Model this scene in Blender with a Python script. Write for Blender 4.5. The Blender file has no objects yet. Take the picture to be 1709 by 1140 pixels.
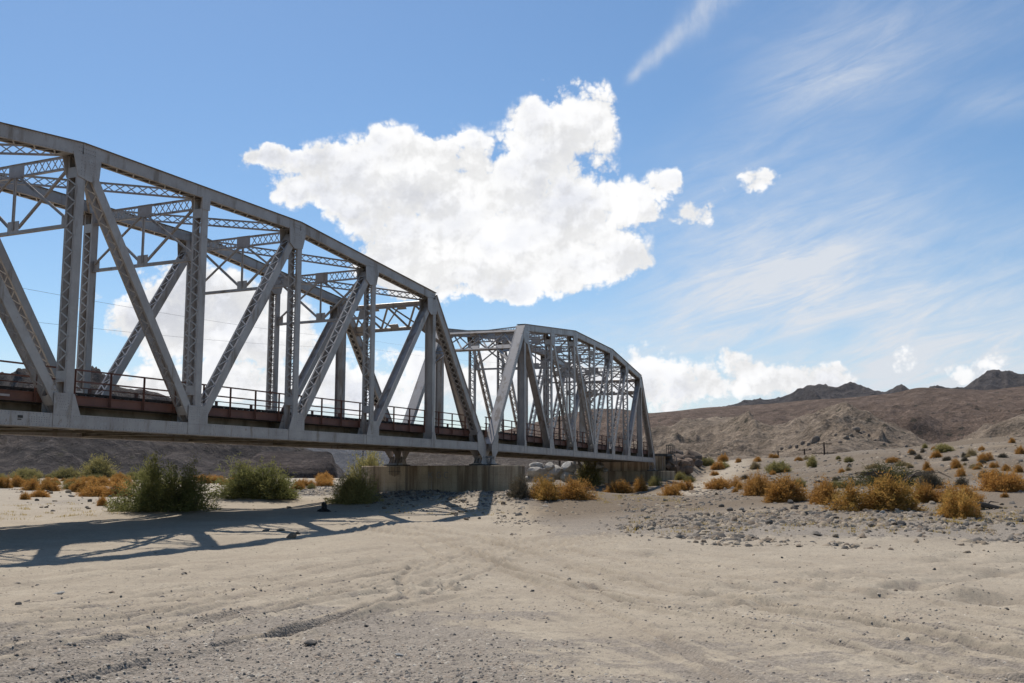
import bpy, math, random
import numpy as np
from mathutils import Vector, Matrix

sc = bpy.context.scene
COL = sc.collection
rng = np.random.default_rng(7)
random.seed(7)

# ------------------------------------------------------------------ camera
EYE = 2.4                                   # eye height above the sand of the wash (m)
FPX, PITCH, CX, CY = 1739.0, 0.1306, 854.5, 570.0
cam = bpy.data.cameras.new('camera'); cam_o = bpy.data.objects.new('camera', cam); COL.objects.link(cam_o)
cam.sensor_width = 36; cam.lens = 36 * FPX / 1709; cam.clip_start = 0.1; cam.clip_end = 30000
cam_o.location = (0, 0, EYE); cam_o.rotation_euler = (math.pi / 2 + PITCH, 0, 0)
sc.camera = cam_o

# ------------------------------------------------------------------ light
SUN_AZ, SUN_EL = math.radians(-21.5), math.radians(55.0)     # left of the view direction (+Y), above the horizon
sun = bpy.data.lights.new('sun', 'SUN'); sun_o = bpy.data.objects.new('sun', sun); COL.objects.link(sun_o)
sun.energy = 5.0; sun.angle = math.radians(0.53); sun.color = (1.0, 0.955, 0.88)
SD = Vector((math.sin(SUN_AZ) * math.cos(SUN_EL), math.cos(SUN_AZ) * math.cos(SUN_EL), math.sin(SUN_EL)))
sun_o.rotation_euler = SD.to_track_quat('Z', 'Y').to_euler()
sc.view_settings.view_transform = 'Standard'; sc.view_settings.look = 'None'
sc.view_settings.gamma = 1; sc.view_settings.use_curve_mapping = False
sc.view_settings.exposure = -0.1
sc.cycles.use_denoising = True
sc.cycles.max_bounces = 6; sc.cycles.diffuse_bounces = 3; sc.cycles.transparent_max_bounces = 6

def dir_of(px, py):
    a, b = (px - CX) / FPX, -(py - CY) / FPX
    v = np.array([a, math.cos(PITCH) - b * math.sin(PITCH), math.sin(PITCH) + b * math.cos(PITCH)])
    return v / np.linalg.norm(v)
def az_of(px): d = dir_of(px, 798); return math.atan2(d[0], d[1])

class NT:
    """small helper for node trees"""
    def __init__(s, tree): s.t = tree; s.n = tree.nodes; s.l = tree.links
    def add(s, typ, **kw):
        nd = s.n.new(typ)
        for k, v in kw.items(): setattr(nd, k, v)
        return nd
    def put(s, sock, v):
        if isinstance(v, bpy.types.NodeSocket): s.l.new(v, sock)
        else: sock.default_value = v
    def math(s, op, a, b=None, c=None, clamp=False):
        nd = s.add('ShaderNodeMath', operation=op, use_clamp=clamp)
        s.put(nd.inputs[0], a)
        if b is not None: s.put(nd.inputs[1], b)
        if c is not None: s.put(nd.inputs[2], c)
        return nd.outputs[0]
    def vec(s, op, a, b=None, c=None):
        nd = s.add('ShaderNodeVectorMath', operation=op)
        s.put(nd.inputs[0], a)
        if b is not None: s.put(nd.inputs[1], b)
        if c is not None: s.put(nd.inputs[2], c)
        return nd.outputs['Value'] if op in ('DOT_PRODUCT', 'LENGTH') else nd.outputs[0]
    def noise(s, vec, scale, detail=4, rough=0.55, dim='3D', dist=0.0):
        nd = s.add('ShaderNodeTexNoise', noise_dimensions=dim)
        if vec is not None: s.put(nd.inputs['Vector'], vec)
        nd.inputs['Scale'].default_value = scale; nd.inputs['Detail'].default_value = detail
        nd.inputs['Roughness'].default_value = rough; nd.inputs['Distortion'].default_value = dist
        return nd
    def ramp(s, fac, a, b, lo=0.0, hi=1.0, smooth=True):
        nd = s.add('ShaderNodeMapRange', interpolation_type='SMOOTHSTEP' if smooth else 'LINEAR')
        s.put(nd.inputs[0], fac)
        for i, v in zip((1, 2, 3, 4), (a, b, lo, hi)): nd.inputs[i].default_value = v
        return nd.outputs[0]
    def mix(s, fac, a, b, blend='MIX'):
        nd = s.add('ShaderNodeMix', data_type='RGBA', blend_type=blend)
        s.put(nd.inputs[0], fac); s.put(nd.inputs[6], a); s.put(nd.inputs[7], b)
        return nd.outputs[2]
def rgb(r, g, b): return (r, g, b, 1.0)

# ------------------------------------------------------------------ sky and clouds (directions in the world)
world = bpy.data.worlds.new('World'); sc.world = world; world.use_nodes = True
W = NT(world.node_tree); W.n.clear()
sky = W.add('ShaderNodeTexSky', sky_type='NISHITA'); sky.sun_disc = False
sky.sun_elevation = SUN_EL; sky.sun_rotation = SUN_AZ; sky.altitude = 400
sky.air_density = 1.0; sky.dust_density = 0.4; sky.ozone_density = 3.0
SKY_STRENGTH = 0.120
geo = W.add('ShaderNodeNewGeometry')
dirv = W.vec('MULTIPLY', geo.outputs['Incoming'], (-1, -1, -1))
sep = W.add('ShaderNodeSeparateXYZ'); W.put(sep.inputs[0], dirv)
AZ = W.math('ARCTAN2', sep.outputs[0], sep.outputs[1]); EL = W.math('ARCSINE', sep.outputs[2])
cmb = W.add('ShaderNodeCombineXYZ'); W.put(cmb.inputs[0], AZ); W.put(cmb.inputs[1], EL)
P0 = cmb.outputs[0]
def ae(px, py):
    d = dir_of(px, py); return math.atan2(d[0], d[1]), math.asin(d[2])
# domain warp: billows
nz1 = W.noise(P0, 9.0, 6, 0.6); nz2 = W.noise(W.vec('ADD', P0, (3.1, 1.7, 0)), 26.0, 6, 0.62)
w1 = W.vec('MULTIPLY', W.vec('SUBTRACT', nz1.outputs['Color'], (.5, .5, .5)), (.045, .040, 0))
w2 = W.vec('MULTIPLY', W.vec('SUBTRACT', nz2.outputs['Color'], (.5, .5, .5)), (.020, .018, 0))
PW = W.vec('ADD', W.vec('ADD', P0, w1), w2)
CUMULUS = [(700,300,95,62),(800,335,110,80),(905,330,95,70),(760,420,110,52),(905,415,95,45),(965,375,70,50),(945,210,52,48),
  (988,185,30,32),(900,225,34,40),(600,285,72,42),(505,268,52,22),(560,325,55,30),(483,322,26,18),(1052,328,34,18),(1112,298,21,20),
  (1030,440,28,17),(650,440,55,34),(925,470,38,18),(985,430,50,26),(860,480,40,16),(705,482,60,18),(785,472,36,20),(417,262,14,12),(1250,303,30,17),(1162,354,44,20),
  (1085,352,14,8),(450,255,26,14),(640,250,26,22),(720,245,28,20),(860,455,14,20),
  # low banks behind the bridge and along the horizon
  (255,525,80,36),(345,545,95,58),(450,575,110,60),(330,470,60,26),(560,640,90,24),(470,650,120,26),(690,600,40,22),(250,640,130,16),
  (640,660,70,28),(760,640,60,30),(830,610,60,36),(1070,625,62,36),(1125,650,52,26),(1235,605,34,20),(1215,650,80,20),(1300,632,70,18),(1500,603,26,20),
  (1640,607,32,18),(1600,622,24,12),(1380,632,34,12),(900,650,80,30),(1010,640,70,30)]
acc = None
for (bx, by, rx, ry) in CUMULUS:
    a, e = ae(bx, by)
    dm = math.cos(e)
    sx, sy = rx * 1.12 / FPX / dm, ry * 1.12 / FPX
    v = W.vec('MULTIPLY_ADD', PW, (1 / sx, 1 / sy, 0), (-a / sx, -e / sy, 0))
    g = W.math('POWER', 0.3679, W.vec('DOT_PRODUCT', v, v))
    if by > 560: g = W.math('MULTIPLY', g, .72)
    acc = g if acc is None else W.math('ADD', acc, g)
def puffs(vec, scale, det):
    v = W.add('ShaderNodeTexVoronoi', feature='F1', voronoi_dimensions='2D'); W.put(v.inputs['Vector'], vec)
    v.inputs['Scale'].default_value = scale; v.inputs['Detail'].default_value = det; v.inputs['Roughness'].default_value = .58; v.inputs['Lacunarity'].default_value = 2.3
    return W.math('SUBTRACT', .45, v.outputs['Distance'])
wp = W.vec('ADD', P0, W.vec('MULTIPLY', W.vec('SUBTRACT', W.noise(P0, 45.0, 3, .6).outputs['Color'], (.5, .5, .5)), (.011, .010, 0)))
pf = puffs(wp, 24.0, 3.0)
pfo = puffs(W.vec('ADD', wp, (-.005, .009, 0)), 24.0, 3.0)
lfa = W.noise(PW, 8.0, 3, 0.5); lfb = W.noise(W.vec('ADD', PW, (-.018, .035, 0)), 8.0, 3, 0.5)
relf = W.math('ADD', W.math('MULTIPLY', W.math('SUBTRACT', pf, pfo), .32), W.math('SUBTRACT', lfa.outputs['Fac'], lfb.outputs['Fac']))  # sunward relief shading, put into the cloud colour
fine = W.noise(P0, 38.0, 7, .7)
wob = W.math('ADD', W.math('MULTIPLY_ADD', pf, 1.25, .64), W.math('ADD', W.math('MULTIPLY_ADD', fine.outputs['Fac'], 1.3, -.65), W.math('MULTIPLY_ADD', W.noise(P0, 11.0, 2, .5).outputs['Fac'], 2.0, -1.0)))
dens = W.math('ADD', W.math('MINIMUM', W.math('MULTIPLY', acc, 1.15), 1.5), W.math('MULTIPLY', wob, W.ramp(acc, .05, .4)))
cov = W.ramp(dens, 0.26, 0.92)
# soft grey interior of the thick parts
ng = W.noise(W.vec('MULTIPLY', P0, (1, 1.5, 1)), 7.0, 5, 0.55)
thick = W.math('MULTIPLY', W.ramp(dens, 0.7, 1.7), W.ramp(ng.outputs['Fac'], 0.40, 0.64))
nb = W.noise(PW, 30.0, 6, 0.6)
billow = W.math('MULTIPLY', W.ramp(nb.outputs['Fac'], 0.3, 0.7, 0.95, 1.04), W.ramp(relf, -.18, .13, 0.86, 1.06))
ccol = W.mix(thick, rgb(1.06, 1.06, 1.06), rgb(0.84, 0.86, 0.92))
ccol = W.mix(1.0, ccol, billow, 'MULTIPLY')
# cirrus: fibres drawn out along one direction
rot = math.radians(17)
a0, e0 = ae(1400, 350)
rotv = W.add('ShaderNodeMapping'); rotv.inputs['Rotation'].default_value = (0, 0, -rot); W.put(rotv.inputs[0], P0)
fib = W.noise(W.vec('MULTIPLY', rotv.outputs[0], (9, 44, 1)), 1.0, 9, 0.72, dist=0.5)
fib2 = W.noise(W.vec('MULTIPLY', rotv.outputs[0], (3.5, 9, 1)), 1.0, 4, 0.55)
CIRRUS = [(1500,50,190,70,.55),(1390,150,110,60,.5),(1330,290,170,90,.6),(1290,380,190,80,.9),(1240,470,150,70,1.1),(1400,440,220,80,.75),
  (1560,400,200,70,.35),(1600,520,260,70,.55),(1350,560,300,60,.7),(1660,170,90,30,.3),(1150,545,60,30,.6),(1000,560,260,36,.4),(1620,600,260,40,.5),(1250,610,300,36,.5),(400,665,700,60,.9),(1000,680,700,55,.8),(1500,660,500,50,.6)]
cacc = None
for (bx, by, rx, ry, k) in CIRRUS:
    a, e = ae(bx, by); sx, sy = rx / FPX / math.cos(e), ry / FPX
    v = W.vec('MULTIPLY_ADD', P0, (1 / sx, 1 / sy, 0), (-a / sx, -e / sy, 0))
    g = W.math('MULTIPLY', W.math('POWER', 0.3679, W.vec('DOT_PRODUCT', v, v)), k)
    cacc = g if cacc is None else W.math('ADD', cacc, g)
cir = W.math('MULTIPLY', cacc, W.math('MULTIPLY_ADD', W.ramp(fib.outputs['Fac'], 0.26, 0.80), 0.66, 0.17))
cir = W.math('MULTIPLY', cir, W.ramp(fib2.outputs['Fac'], 0.28, 0.7, 0.30, 1.2))
# the old vapour trail at the top
(xa, ya), (xb, yb) = ae(1040, 142), ae(1205, -12)
tl = math.hypot(xb - xa, yb - ya); ux, uy = (xb - xa) / tl, (yb - ya) / tl
wt = W.noise(P0, 24, 5, 0.6)
pt = W.vec('ADD', P0, W.vec('MULTIPLY', W.vec('SUBTRACT', wt.outputs['Color'], (.5, .5, .5)), (.022, .022, 0)))
along = W.math('ADD', W.vec('DOT_PRODUCT', pt, (ux, uy, 0)), -(xa * ux + ya * uy))
across = W.math('ADD', W.vec('DOT_PRODUCT', pt, (-uy, ux, 0)), -(-xa * uy + ya * ux))
wid = W.math('MULTIPLY_ADD', along, 0.085, 0.0035)
qq = W.math('DIVIDE', across, W.math('MAXIMUM', wid, 0.003))
trail = W.math('POWER', 0.3679, W.math('MULTIPLY', qq, qq))
trail = W.math('MULTIPLY', trail, W.math('MULTIPLY', W.ramp(along, -0.005, 0.02), W.ramp(along, tl * 1.0, tl * 1.35, 1, 0)))
fibt = W.noise(W.vec('MULTIPLY', W.vec('ADD', P0, (7, 0, 0)), (60, 26, 1)), 1.0, 5, 0.6)
trail = W.math('MULTIPLY', trail, W.ramp(fibt.outputs['Fac'], 0.25, 0.75, 0.25, 0.9))
cir = W.math('MINIMUM', W.math('ADD', W.math('MULTIPLY', cir, 1.15), W.math('MULTIPLY', trail, 0.6)), 0.9)
hs = W.add('ShaderNodeHueSaturation'); hs.inputs['Saturation'].default_value = 1.13; hs.inputs['Hue'].default_value = .497; W.put(hs.inputs['Color'], sky.outputs[0])
plain = W.mix(1.0, hs.outputs[0], rgb(SKY_STRENGTH, SKY_STRENGTH, SKY_STRENGTH), 'MULTIPLY')
skyc = plain
skyc = W.mix(cir, skyc, rgb(0.80, 0.83, 0.88))
skyc = W.mix(cov, skyc, ccol)
bg = W.add('ShaderNodeBackground'); W.put(bg.inputs[0], skyc); bg.inputs[1].default_value = 1.0
bg0 = W.add('ShaderNodeBackground'); W.put(bg0.inputs[0], plain)      # clear blue where no cloud stands
inside = W.math('MULTIPLY', W.math('LESS_THAN', W.math('ABSOLUTE', AZ), 0.85), W.math('LESS_THAN', W.math('ABSOLUTE', W.math('ADD', EL, -0.3)), 0.38))
ms = W.add('ShaderNodeMixShader'); W.put(ms.inputs[0], inside); W.l.new(bg0.outputs[0], ms.inputs[1]); W.l.new(bg.outputs[0], ms.inputs[2])
wo = W.add('ShaderNodeOutputWorld'); W.l.new(ms.outputs[0], wo.inputs[0])
world.cycles.sampling_method = 'MANUAL'; world.cycles.sample_map_resolution = 512

# ------------------------------------------------------------------ numpy noise
def _hash(ix, iy, seed):
    h = (ix.astype(np.int64) * 374761393 + iy.astype(np.int64) * 668265263 + seed * 1274126177) & 0xffffffff
    h = ((h ^ (h >> 13)) * 1274126177) & 0xffffffff
    return ((h ^ (h >> 16)) & 0xffff) / 65535.0
def vnoise(x, y, seed=0):
    x = np.asarray(x, float); y = np.asarray(y, float)
    ix, iy = np.floor(x), np.floor(y); fx, fy = x - ix, y - iy
    ux, uy = fx * fx * fx * (fx * (fx * 6 - 15) + 10), fy * fy * fy * (fy * (fy * 6 - 15) + 10)
    a, b = _hash(ix, iy, seed), _hash(ix + 1, iy, seed); c, d = _hash(ix, iy + 1, seed), _hash(ix + 1, iy + 1, seed)
    return (a + (b - a) * ux) * (1 - uy) + (c + (d - c) * ux) * uy - 0.5      # -0.5 .. 0.5
def fbm(x, y, octv=4, seed=0, gain=0.5, lac=2.03):
    s = 0; a = 1.0
    for k in range(octv):
        c, n = math.cos(k * 0.7), math.sin(k * 0.7)
        s = s + a * vnoise(x * c - y * n, x * n + y * c, seed + k * 17); a *= gain; x = x * lac; y = y * lac
    return s
def ridged(x, y, octv=4, seed=0, gain=0.5):
    s = 0; a = 1.0; w = 1.0
    for k in range(octv):
        c, n = math.cos(k * 0.9 + .3), math.sin(k * 0.9 + .3)
        v = 1 - np.abs(2 * vnoise(x * c - y * n, x * n + y * c, seed + k * 31)); v = v * v
        s = s + a * v * w; w = np.clip(v * 1.6, 0, 1); a *= gain; x = x * 2.07; y = y * 2.07
    return s
def smooth(a, b, v): t = np.clip((v - a) / (b - a), 0, 1); return t * t * (3 - 2 * t)

# ------------------------------------------------------------------ bridge frame (fitted to the photograph)
PANEL = 7.0; YAW = 1.1328; CW, SW = math.cos(YAW), math.sin(YAW)
BC = (-9.0774 * PANEL, -4.5499 * PANEL)                       # camera position in the bridge frame
CHORD_Z = EYE + 0.2688 * PANEL                                # underside of the bottom chords
def from_bridge(X, Y): dx, dy = X - BC[0], Y - BC[1]; return dx * CW - dy * SW, dx * SW + dy * CW
def to_bridge(x, y): return BC[0] + x * CW + y * SW, BC[1] - x * SW + y * CW
TH2, G2, Y2 = 0.106, 0.1137 * PANEL, -0.0432 * PANEL          # second span: turned a few degrees
def to_span2(x, y):
    X, Y = to_bridge(x, y); X = X - G2; Y = Y - Y2
    return X * math.cos(TH2) + Y * math.sin(TH2), -X * math.sin(TH2) + Y * math.cos(TH2)
def from_span2(X, Y):
    c, s = math.cos(TH2), math.sin(TH2); return from_bridge(G2 + X * c - Y * s, Y2 + X * s + Y * c)
DECK = 1.39; TRUSS_W = 0.9578 * PANEL; YC = TRUSS_W / 2 + 0.24

# ------------------------------------------------------------------ ground
RN = [0, 35, 41, 48, 62, 80, 100, 125, 150, 180, 220, 300, 500, 1000, 9000]
TAB = {
 -700: [0, .05, .14, .25, .42, .6, .8, 1.1, 1.4, 1.6, 1.8, 2.0, 2.2, 2.5, 2.5],
 0:    [0, .05, .14, .28, .45, .6, .8, 1.1, 1.4, 1.6, 1.8, 2.0, 2.2, 2.5, 2.5],
 300:  [0, .05, .14, .30, .45, .55, .68, .85, 1.1, 1.4, 1.7, 2.0, 2.2, 2.5, 2.5],
 560:  [0, .03, .08, .18, .30, .42, .6, .85, 1.2, 1.5, 1.7, 2.0, 2.2, 2.5, 2.5],
 850:  [0, 0, .03, .12, .35, .5, .7, .9, 1.5, 2.2, 2.8, 3.2, 3.0, 2.5, 2.5],
 1000: [0, 0, .12, .30, .52, .75, 1.0, 1.25, 2.2, 3.4, 4.4, 4.6, 3.5, 2.5, 2.5],
 1150: [0, 0, .22, .42, .68, 1.0, 1.4, 1.95, 3.2, 4.6, 5.4, 5.0, 3.5, 2.5, 2.5],
 1300: [0, 0, .28, .55, .95, 1.6, 2.3, 3.3, 4.7, 5.6, 5.4, 4.5, 3.5, 2.5, 2.5],
 1500: [0, 0, .28, .65, 1.2, 2.1, 3.2, 4.7, 6.0, 6.6, 6.0, 4.5, 3.5, 2.5, 2.5],
 1709: [0, 0, .22, .65, 1.4, 2.5, 4.0, 5.9, 7.4, 8.0, 7.0, 4.5, 3.5, 2.5, 2.5],
 2300: [0, 0, .22, .65, 1.4, 2.5, 4.0, 5.9, 7.4, 8.0, 7.0, 4.5, 3.5, 2.5, 2.5]}
_tp = sorted(TAB); _taz = np.array([az_of(p) for p in _tp]); _tz = np.array([TAB[p] for p in _tp]) + np.interp(RN, [35, 41, 48, 62, 80], [0, .1, .15, .25, .3])[None, :]
TRACKS = []     # wheel tracks: polylines across the sand
def base_height(x, y):
    x = np.asarray(x, float); y = np.asarray(y, float)
    r = np.hypot(x, y); az = np.arctan2(x, y)
    azw = az + 0.012 * np.sin(r * 0.21)
    ia = np.clip(np.interp(azw, _taz, np.arange(len(_taz))), 0, len(_taz) - 1.0001); i0 = ia.astype(int); ft = ia - i0; ft = ft * ft * (3 - 2 * ft)
    rw = r * (1 + 0.07 * vnoise(x * .11, y * .11, 5))
    ir = np.clip(np.interp(rw, RN, np.arange(len(RN))), 0, len(RN) - 1.0001); j0 = ir.astype(int); fr = ir - j0
    z = (_tz[i0, j0] * (1 - fr) + _tz[i0, j0 + 1] * fr) * (1 - ft) + (_tz[i0 + 1, j0] * (1 - fr) + _tz[i0 + 1, j0 + 1] * fr) * ft
    z = z * smooth(-5, 25, y)
    # bank of stones and sand heaped against the pier
    X, Y = to_bridge(x, y)
    m = np.exp(-(np.maximum(0, np.abs(X + 0.3) - 3) / 6.5) ** 2) * np.exp(-(np.maximum(0, np.abs(Y - 3.3) - 6.5) / 5.5) ** 2)
    z = z + (0.85 - 0.35 * smooth(3, 10, Y)) * m * (0.9 + 0.35 * vnoise(x * .5, y * .5, 9))
    # hummocks the green shrubs grow on
    for (hx, hy, hr, hz) in HUMMOCKS: z = z + hz * np.exp(-((x - hx) ** 2 + (y - hy) ** 2) / hr ** 2)
    # railway embankment past the far abutment
    X2, Y2_ = to_span2(x, y)
    side = np.maximum(0, np.abs(Y2_ - YC) - 3.6)
    emb = 5.2 - side / 1.5 + .5 * fbm(x * .35, y * .35, 3, 21)
    emb = np.where(X2 < 60, emb - (60 - X2) * 1.2, emb)
    z = np.where((X2 > 50) & (X2 < 400), np.maximum(z, emb), z)
    return z
HUMMOCKS = []
def streaks(x, y):
    """bundles of old wheel marks running up and down the wash"""
    az = np.arctan2(x, y); w = 1.2 * fbm(x * .09, y * .09, 2, 41)
    a = -.29; ua = x * math.cos(a) + y * -math.sin(a) + w; b = .30; ub = x * math.cos(b) - y * math.sin(b) + w
    sa = 1 - np.abs(2 * vnoise(ua * 2.3, y * .07, 42)) ** .6; sb = 1 - np.abs(2 * vnoise(ub * 2.3, y * .07, 43)) ** .6
    ma = smooth(-.12, .12, az) * np.clip(.5 + 2 * vnoise(x * .12, y * .08, 45), .1, 1); mb = smooth(.12, -.12, az) * np.clip(.45 + 2 * vnoise(x * .12, y * .08, 46), .1, 1)
    return (sa - .5) * ma + (sb - .5) * mb
def line_dist(x, y, pts):
    """signed distance from a polyline (positive on its left)"""
    d = np.full(np.shape(x), 99.0)
    for (x0, y0), (x1, y1) in zip(pts[:-1], pts[1:]):
        dx, dy = x1 - x0, y1 - y0; t = np.clip(((x - x0) * dx + (y - y0) * dy) / (dx * dx + dy * dy), 0, 1)
        q = np.hypot(x - x0 - t * dx, y - y0 - t * dy); sg = np.sign(dx * (y - y0) - dy * (x - x0))
        d = np.where(q < np.abs(d), q * np.where(sg == 0, 1, sg), d)
    return d
def relief(x, y):
    r = np.hypot(x, y)
    far = 1 / (1 + (r / 160) ** 2)
    z = 0.20 * fbm(x * .09, y * .09, 3, 1) * smooth(10, 60, r) + 0.10 * fbm(x * .35, y * .35, 3, 2) * far
    k = smooth(70, 25, r)
    # churned, wind softened sand: low lumps drawn out across the wash
    c, s = math.cos(.35), math.sin(.35)
    u, v = x * c + y * s, -x * s + y * c
    wx_, wy_ = x + 1.1 * fbm(x * .35, y * .35, 2, 31), y + .8 * fbm(x * .4, y * .4, 2, 32)
    patch = np.clip(.55 + 1.6 * vnoise(x * .13, y * .16, 14), .12, 1)
    churn = 1 - np.abs(2 * vnoise(wx_ * .55, wy_ * 1.7, 33)) ** .8
    churn2 = 1 - np.abs(2 * vnoise(wx_ * 1.3 + 7, wy_ * 3.1, 34)) ** .8
    z = z + k * (0.030 * fbm(u * .4, v * 1.0, 3, 3) + patch * (.060 * churn + .030 * churn2) + 0.016 * fbm(x * 3.4, y * 3.4, 4, 6, .65) + .012 * fbm(x * 11, y * 11, 3, 7, .6))
    z = z + k * .062 * streaks(x, y)
    z = z + 0.02 * fbm(x * 1.7, y * 1.7, 2, 8) * far
    near = r < 62
    for (pts, off, wd, dp) in TRACKS:
        d = np.full(np.shape(x), 99.0); d[near] = line_dist(x[near], y[near], pts)
        for o in off:
            q = (d - o) / wd
            z = z - dp * np.exp(-q * q) * (0.75 + vnoise(x * 1.3, y * 1.3, 44)) + dp * .55 * (np.exp(-((np.abs(q) - 1.9) / .7) ** 2))
    for (dx_, dy_, dr, dd) in DIVOTS:
        q = ((x - dx_) ** 2 + ((y - dy_) * 1.0) ** 2) / dr ** 2
        z = z - dd * np.exp(-q) + dd * .7 * np.exp(-(((x - dx_) ** 2 + (y - dy_ - dr * 1.5) ** 2) / (dr * 1.1) ** 2))
    return z
DIVOTS = []
def height(x, y): return base_height(x, y) + relief(x, y)
def spot(px, py, hf=None):
    """where the line of sight through a point of the picture meets the ground"""
    d = dir_of(px, py); hd = math.hypot(d[0], d[1])
    t = np.concatenate([np.linspace(5, 60, 400), np.linspace(60, 400, 700)[1:]]) / hd
    x, y, z = d[0] * t, d[1] * t, EYE + d[2] * t
    h = (hf or base_height)(x, y)
    i = np.nonzero(z < h)[0]
    k = i[0] if len(i) else len(t) - 1
    return float(x[k]), float(y[k])
def gz(x, y): return float(height(np.array([x]), np.array([y]))[0])
def flat_spot(px, py):
    d = dir_of(px, py); t = -EYE / d[2]; return d[0] * t, d[1] * t

for (px, py, hr, hz) in [(270, 858, 3.6, .35), (425, 842, 4.2, .55), (590, 842, 4, .2), (1500, 838, 3, .08), (1460, 858, 2.5, .15), (110, 820, 6, .3), (1300, 842, 3, .1)]:
    x, y = spot(px, py); HUMMOCKS.append((x, y + 1, hr, hz))
def tr(pts): return [flat_spot(*p) for p in pts]
TRACKS += [
 (tr([(1760, 1110), (1450, 1050), (1180, 1005), (950, 950), (800, 905), (700, 888)]), (.0, 1.7), .11, .07),
 (tr([(1800, 1060), (1500, 1020), (1250, 985), (1000, 935), (850, 900), (770, 886)]), (.0, 1.6), .10, .06),
 (tr([(1300, 1180), (1150, 1090), (980, 1010), (850, 960), (735, 935), (690, 905)]), (.0,), .10, .07),
 (tr([(680, 1010), (668, 970), (690, 945), (760, 925), (900, 915), (1050, 905), (1100, 890)]), (.0,), .09, .07),
 (tr([(-100, 1100), (250, 1060), (500, 1015), (650, 985), (760, 955)]), (.0, 1.6), .14, .07),
 (tr([(-100, 1150), (300, 1100), (560, 1045), (760, 1005)]), (.0, 1.7), .15, .07),
 (tr([(1750, 930), (1500, 960), (1300, 985), (1160, 1000)]), (.0, 1.6), .22, .05),
 (tr([(1750, 1000), (1550, 985), (1350, 955), (1200, 930), (1000, 915), (800, 925)]), (.0, 1.6), .2, .05),
 (tr([(0, 985), (200, 960), (420, 945), (640, 925), (900, 905)]), (.0, 1.5), .2, .05)]
_tg = np.random.default_rng(19)
for i in range(16):                                     # fainter old tracks fanning over the wash
    o_ = _tg.uniform(-60, 90); e_ = _tg.uniform(-25, 25)
    if i % 2: p_ = [(1800, 1075 + o_), (1500, 1025 + o_ * .8), (1220, 985 + o_ * .6), (980, 940 + o_ * .4), (820, 905 + e_ * .4), (640, 890 + e_ * .3)]
    else: p_ = [(-100, 1110 + o_), (220, 1060 + o_ * .8), (480, 1012 + o_ * .6), (700, 965 + o_ * .45), (900, 925 + e_ * .4), (1120, 900 + e_ * .3)]
    TRACKS.append((tr(p_), (0, _tg.uniform(1.4, 1.9)), _tg.uniform(.06, .11), _tg.uniform(.03, .055)))
for (px, py, dr, dd) in [(720, 978, .4, .14), (755, 985, .35, .10), (1380, 968, .5, .14), (1440, 962, .45, .12), (1470, 968, .35, .12), (1530, 985, .6, .16),
      (1465, 998, .4, .12), (1300, 1016, .55, .10), (1395, 988, .6, .12), (1240, 985, .5, .1), (1660, 1003, .6, .16), (1620, 1000, .5, .12), (1570, 940, .5, .14), (1600, 930, .5, .12), (1690, 935, .5, .12),
      (250, 950, .6, .12), (330, 955, .5, .1), (620, 940, .5, .12), (800, 935, .45, .1), (980, 985, .4, .09), (1650, 960, .6, .12), (1080, 930, .5, .1)]:
    x, y = flat_spot(px, py); DIVOTS.append((x, y, dr, dd))

def link(o, parent=None):
    COL.objects.link(o)
    if parent is not None: o.parent = parent
    return o
def tag(o, label=None, cat=None, group=None, kind=None):
    for k, v in (('label', label), ('category', cat), ('group', group), ('kind', kind)):
        if v: o[k] = v
    return o
def mesh_np(name, verts, faces, mat, parent=None, smooth_=False):
    """numpy vertices and equal sized faces -> object"""
    me = bpy.data.meshes.new(name)
    verts = np.asarray(verts, np.float32); faces = np.asarray(faces, np.int32)
    n = faces.shape[1]
    me.vertices.add(len(verts)); me.vertices.foreach_set('co', verts.ravel())
    me.loops.add(faces.size); me.loops.foreach_set('vertex_index', faces.ravel())
    me.polygons.add(len(faces)); me.polygons.foreach_set('loop_start', np.arange(0, faces.size, n, dtype=np.int32))
    if smooth_: me.polygons.foreach_set('use_smooth', np.ones(len(faces), bool))
    me.update(calc_edges=True)
    me.materials.append(mat)
    return link(bpy.data.objects.new(name, me), parent)
def attr(o, name, data):
    a = o.data.attributes.new(name, 'FLOAT', 'POINT'); a.data.foreach_set('value', np.asarray(data, np.float32))
def grid_faces(nr, nc, wrap=False):
    i = np.arange(nr - 1)[:, None]; j = np.arange(nc if wrap else nc - 1)[None, :]; j2 = (j + 1) % nc
    return np.stack([i * nc + j, i * nc + j2, (i + 1) * nc + j2, (i + 1) * nc + j], -1).reshape(-1, 4)

# ------------------------------------------------------------------ materials
def material(name):
    m = bpy.data.materials.new(name); m.use_nodes = True
    t = NT(m.node_tree); b = t.n['Principled BSDF']
    return m, t, b
def set_bump(t, b, h, strength, dist):
    bp = t.add('ShaderNodeBump'); bp.inputs['Strength'].default_value = strength; bp.inputs['Distance'].default_value = dist
    t.put(bp.inputs['Height'], h); t.l.new(bp.outputs[0], b.inputs['Normal'])
def obj_coord(t): return t.add('ShaderNodeTexCoord').outputs['Object']

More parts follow.
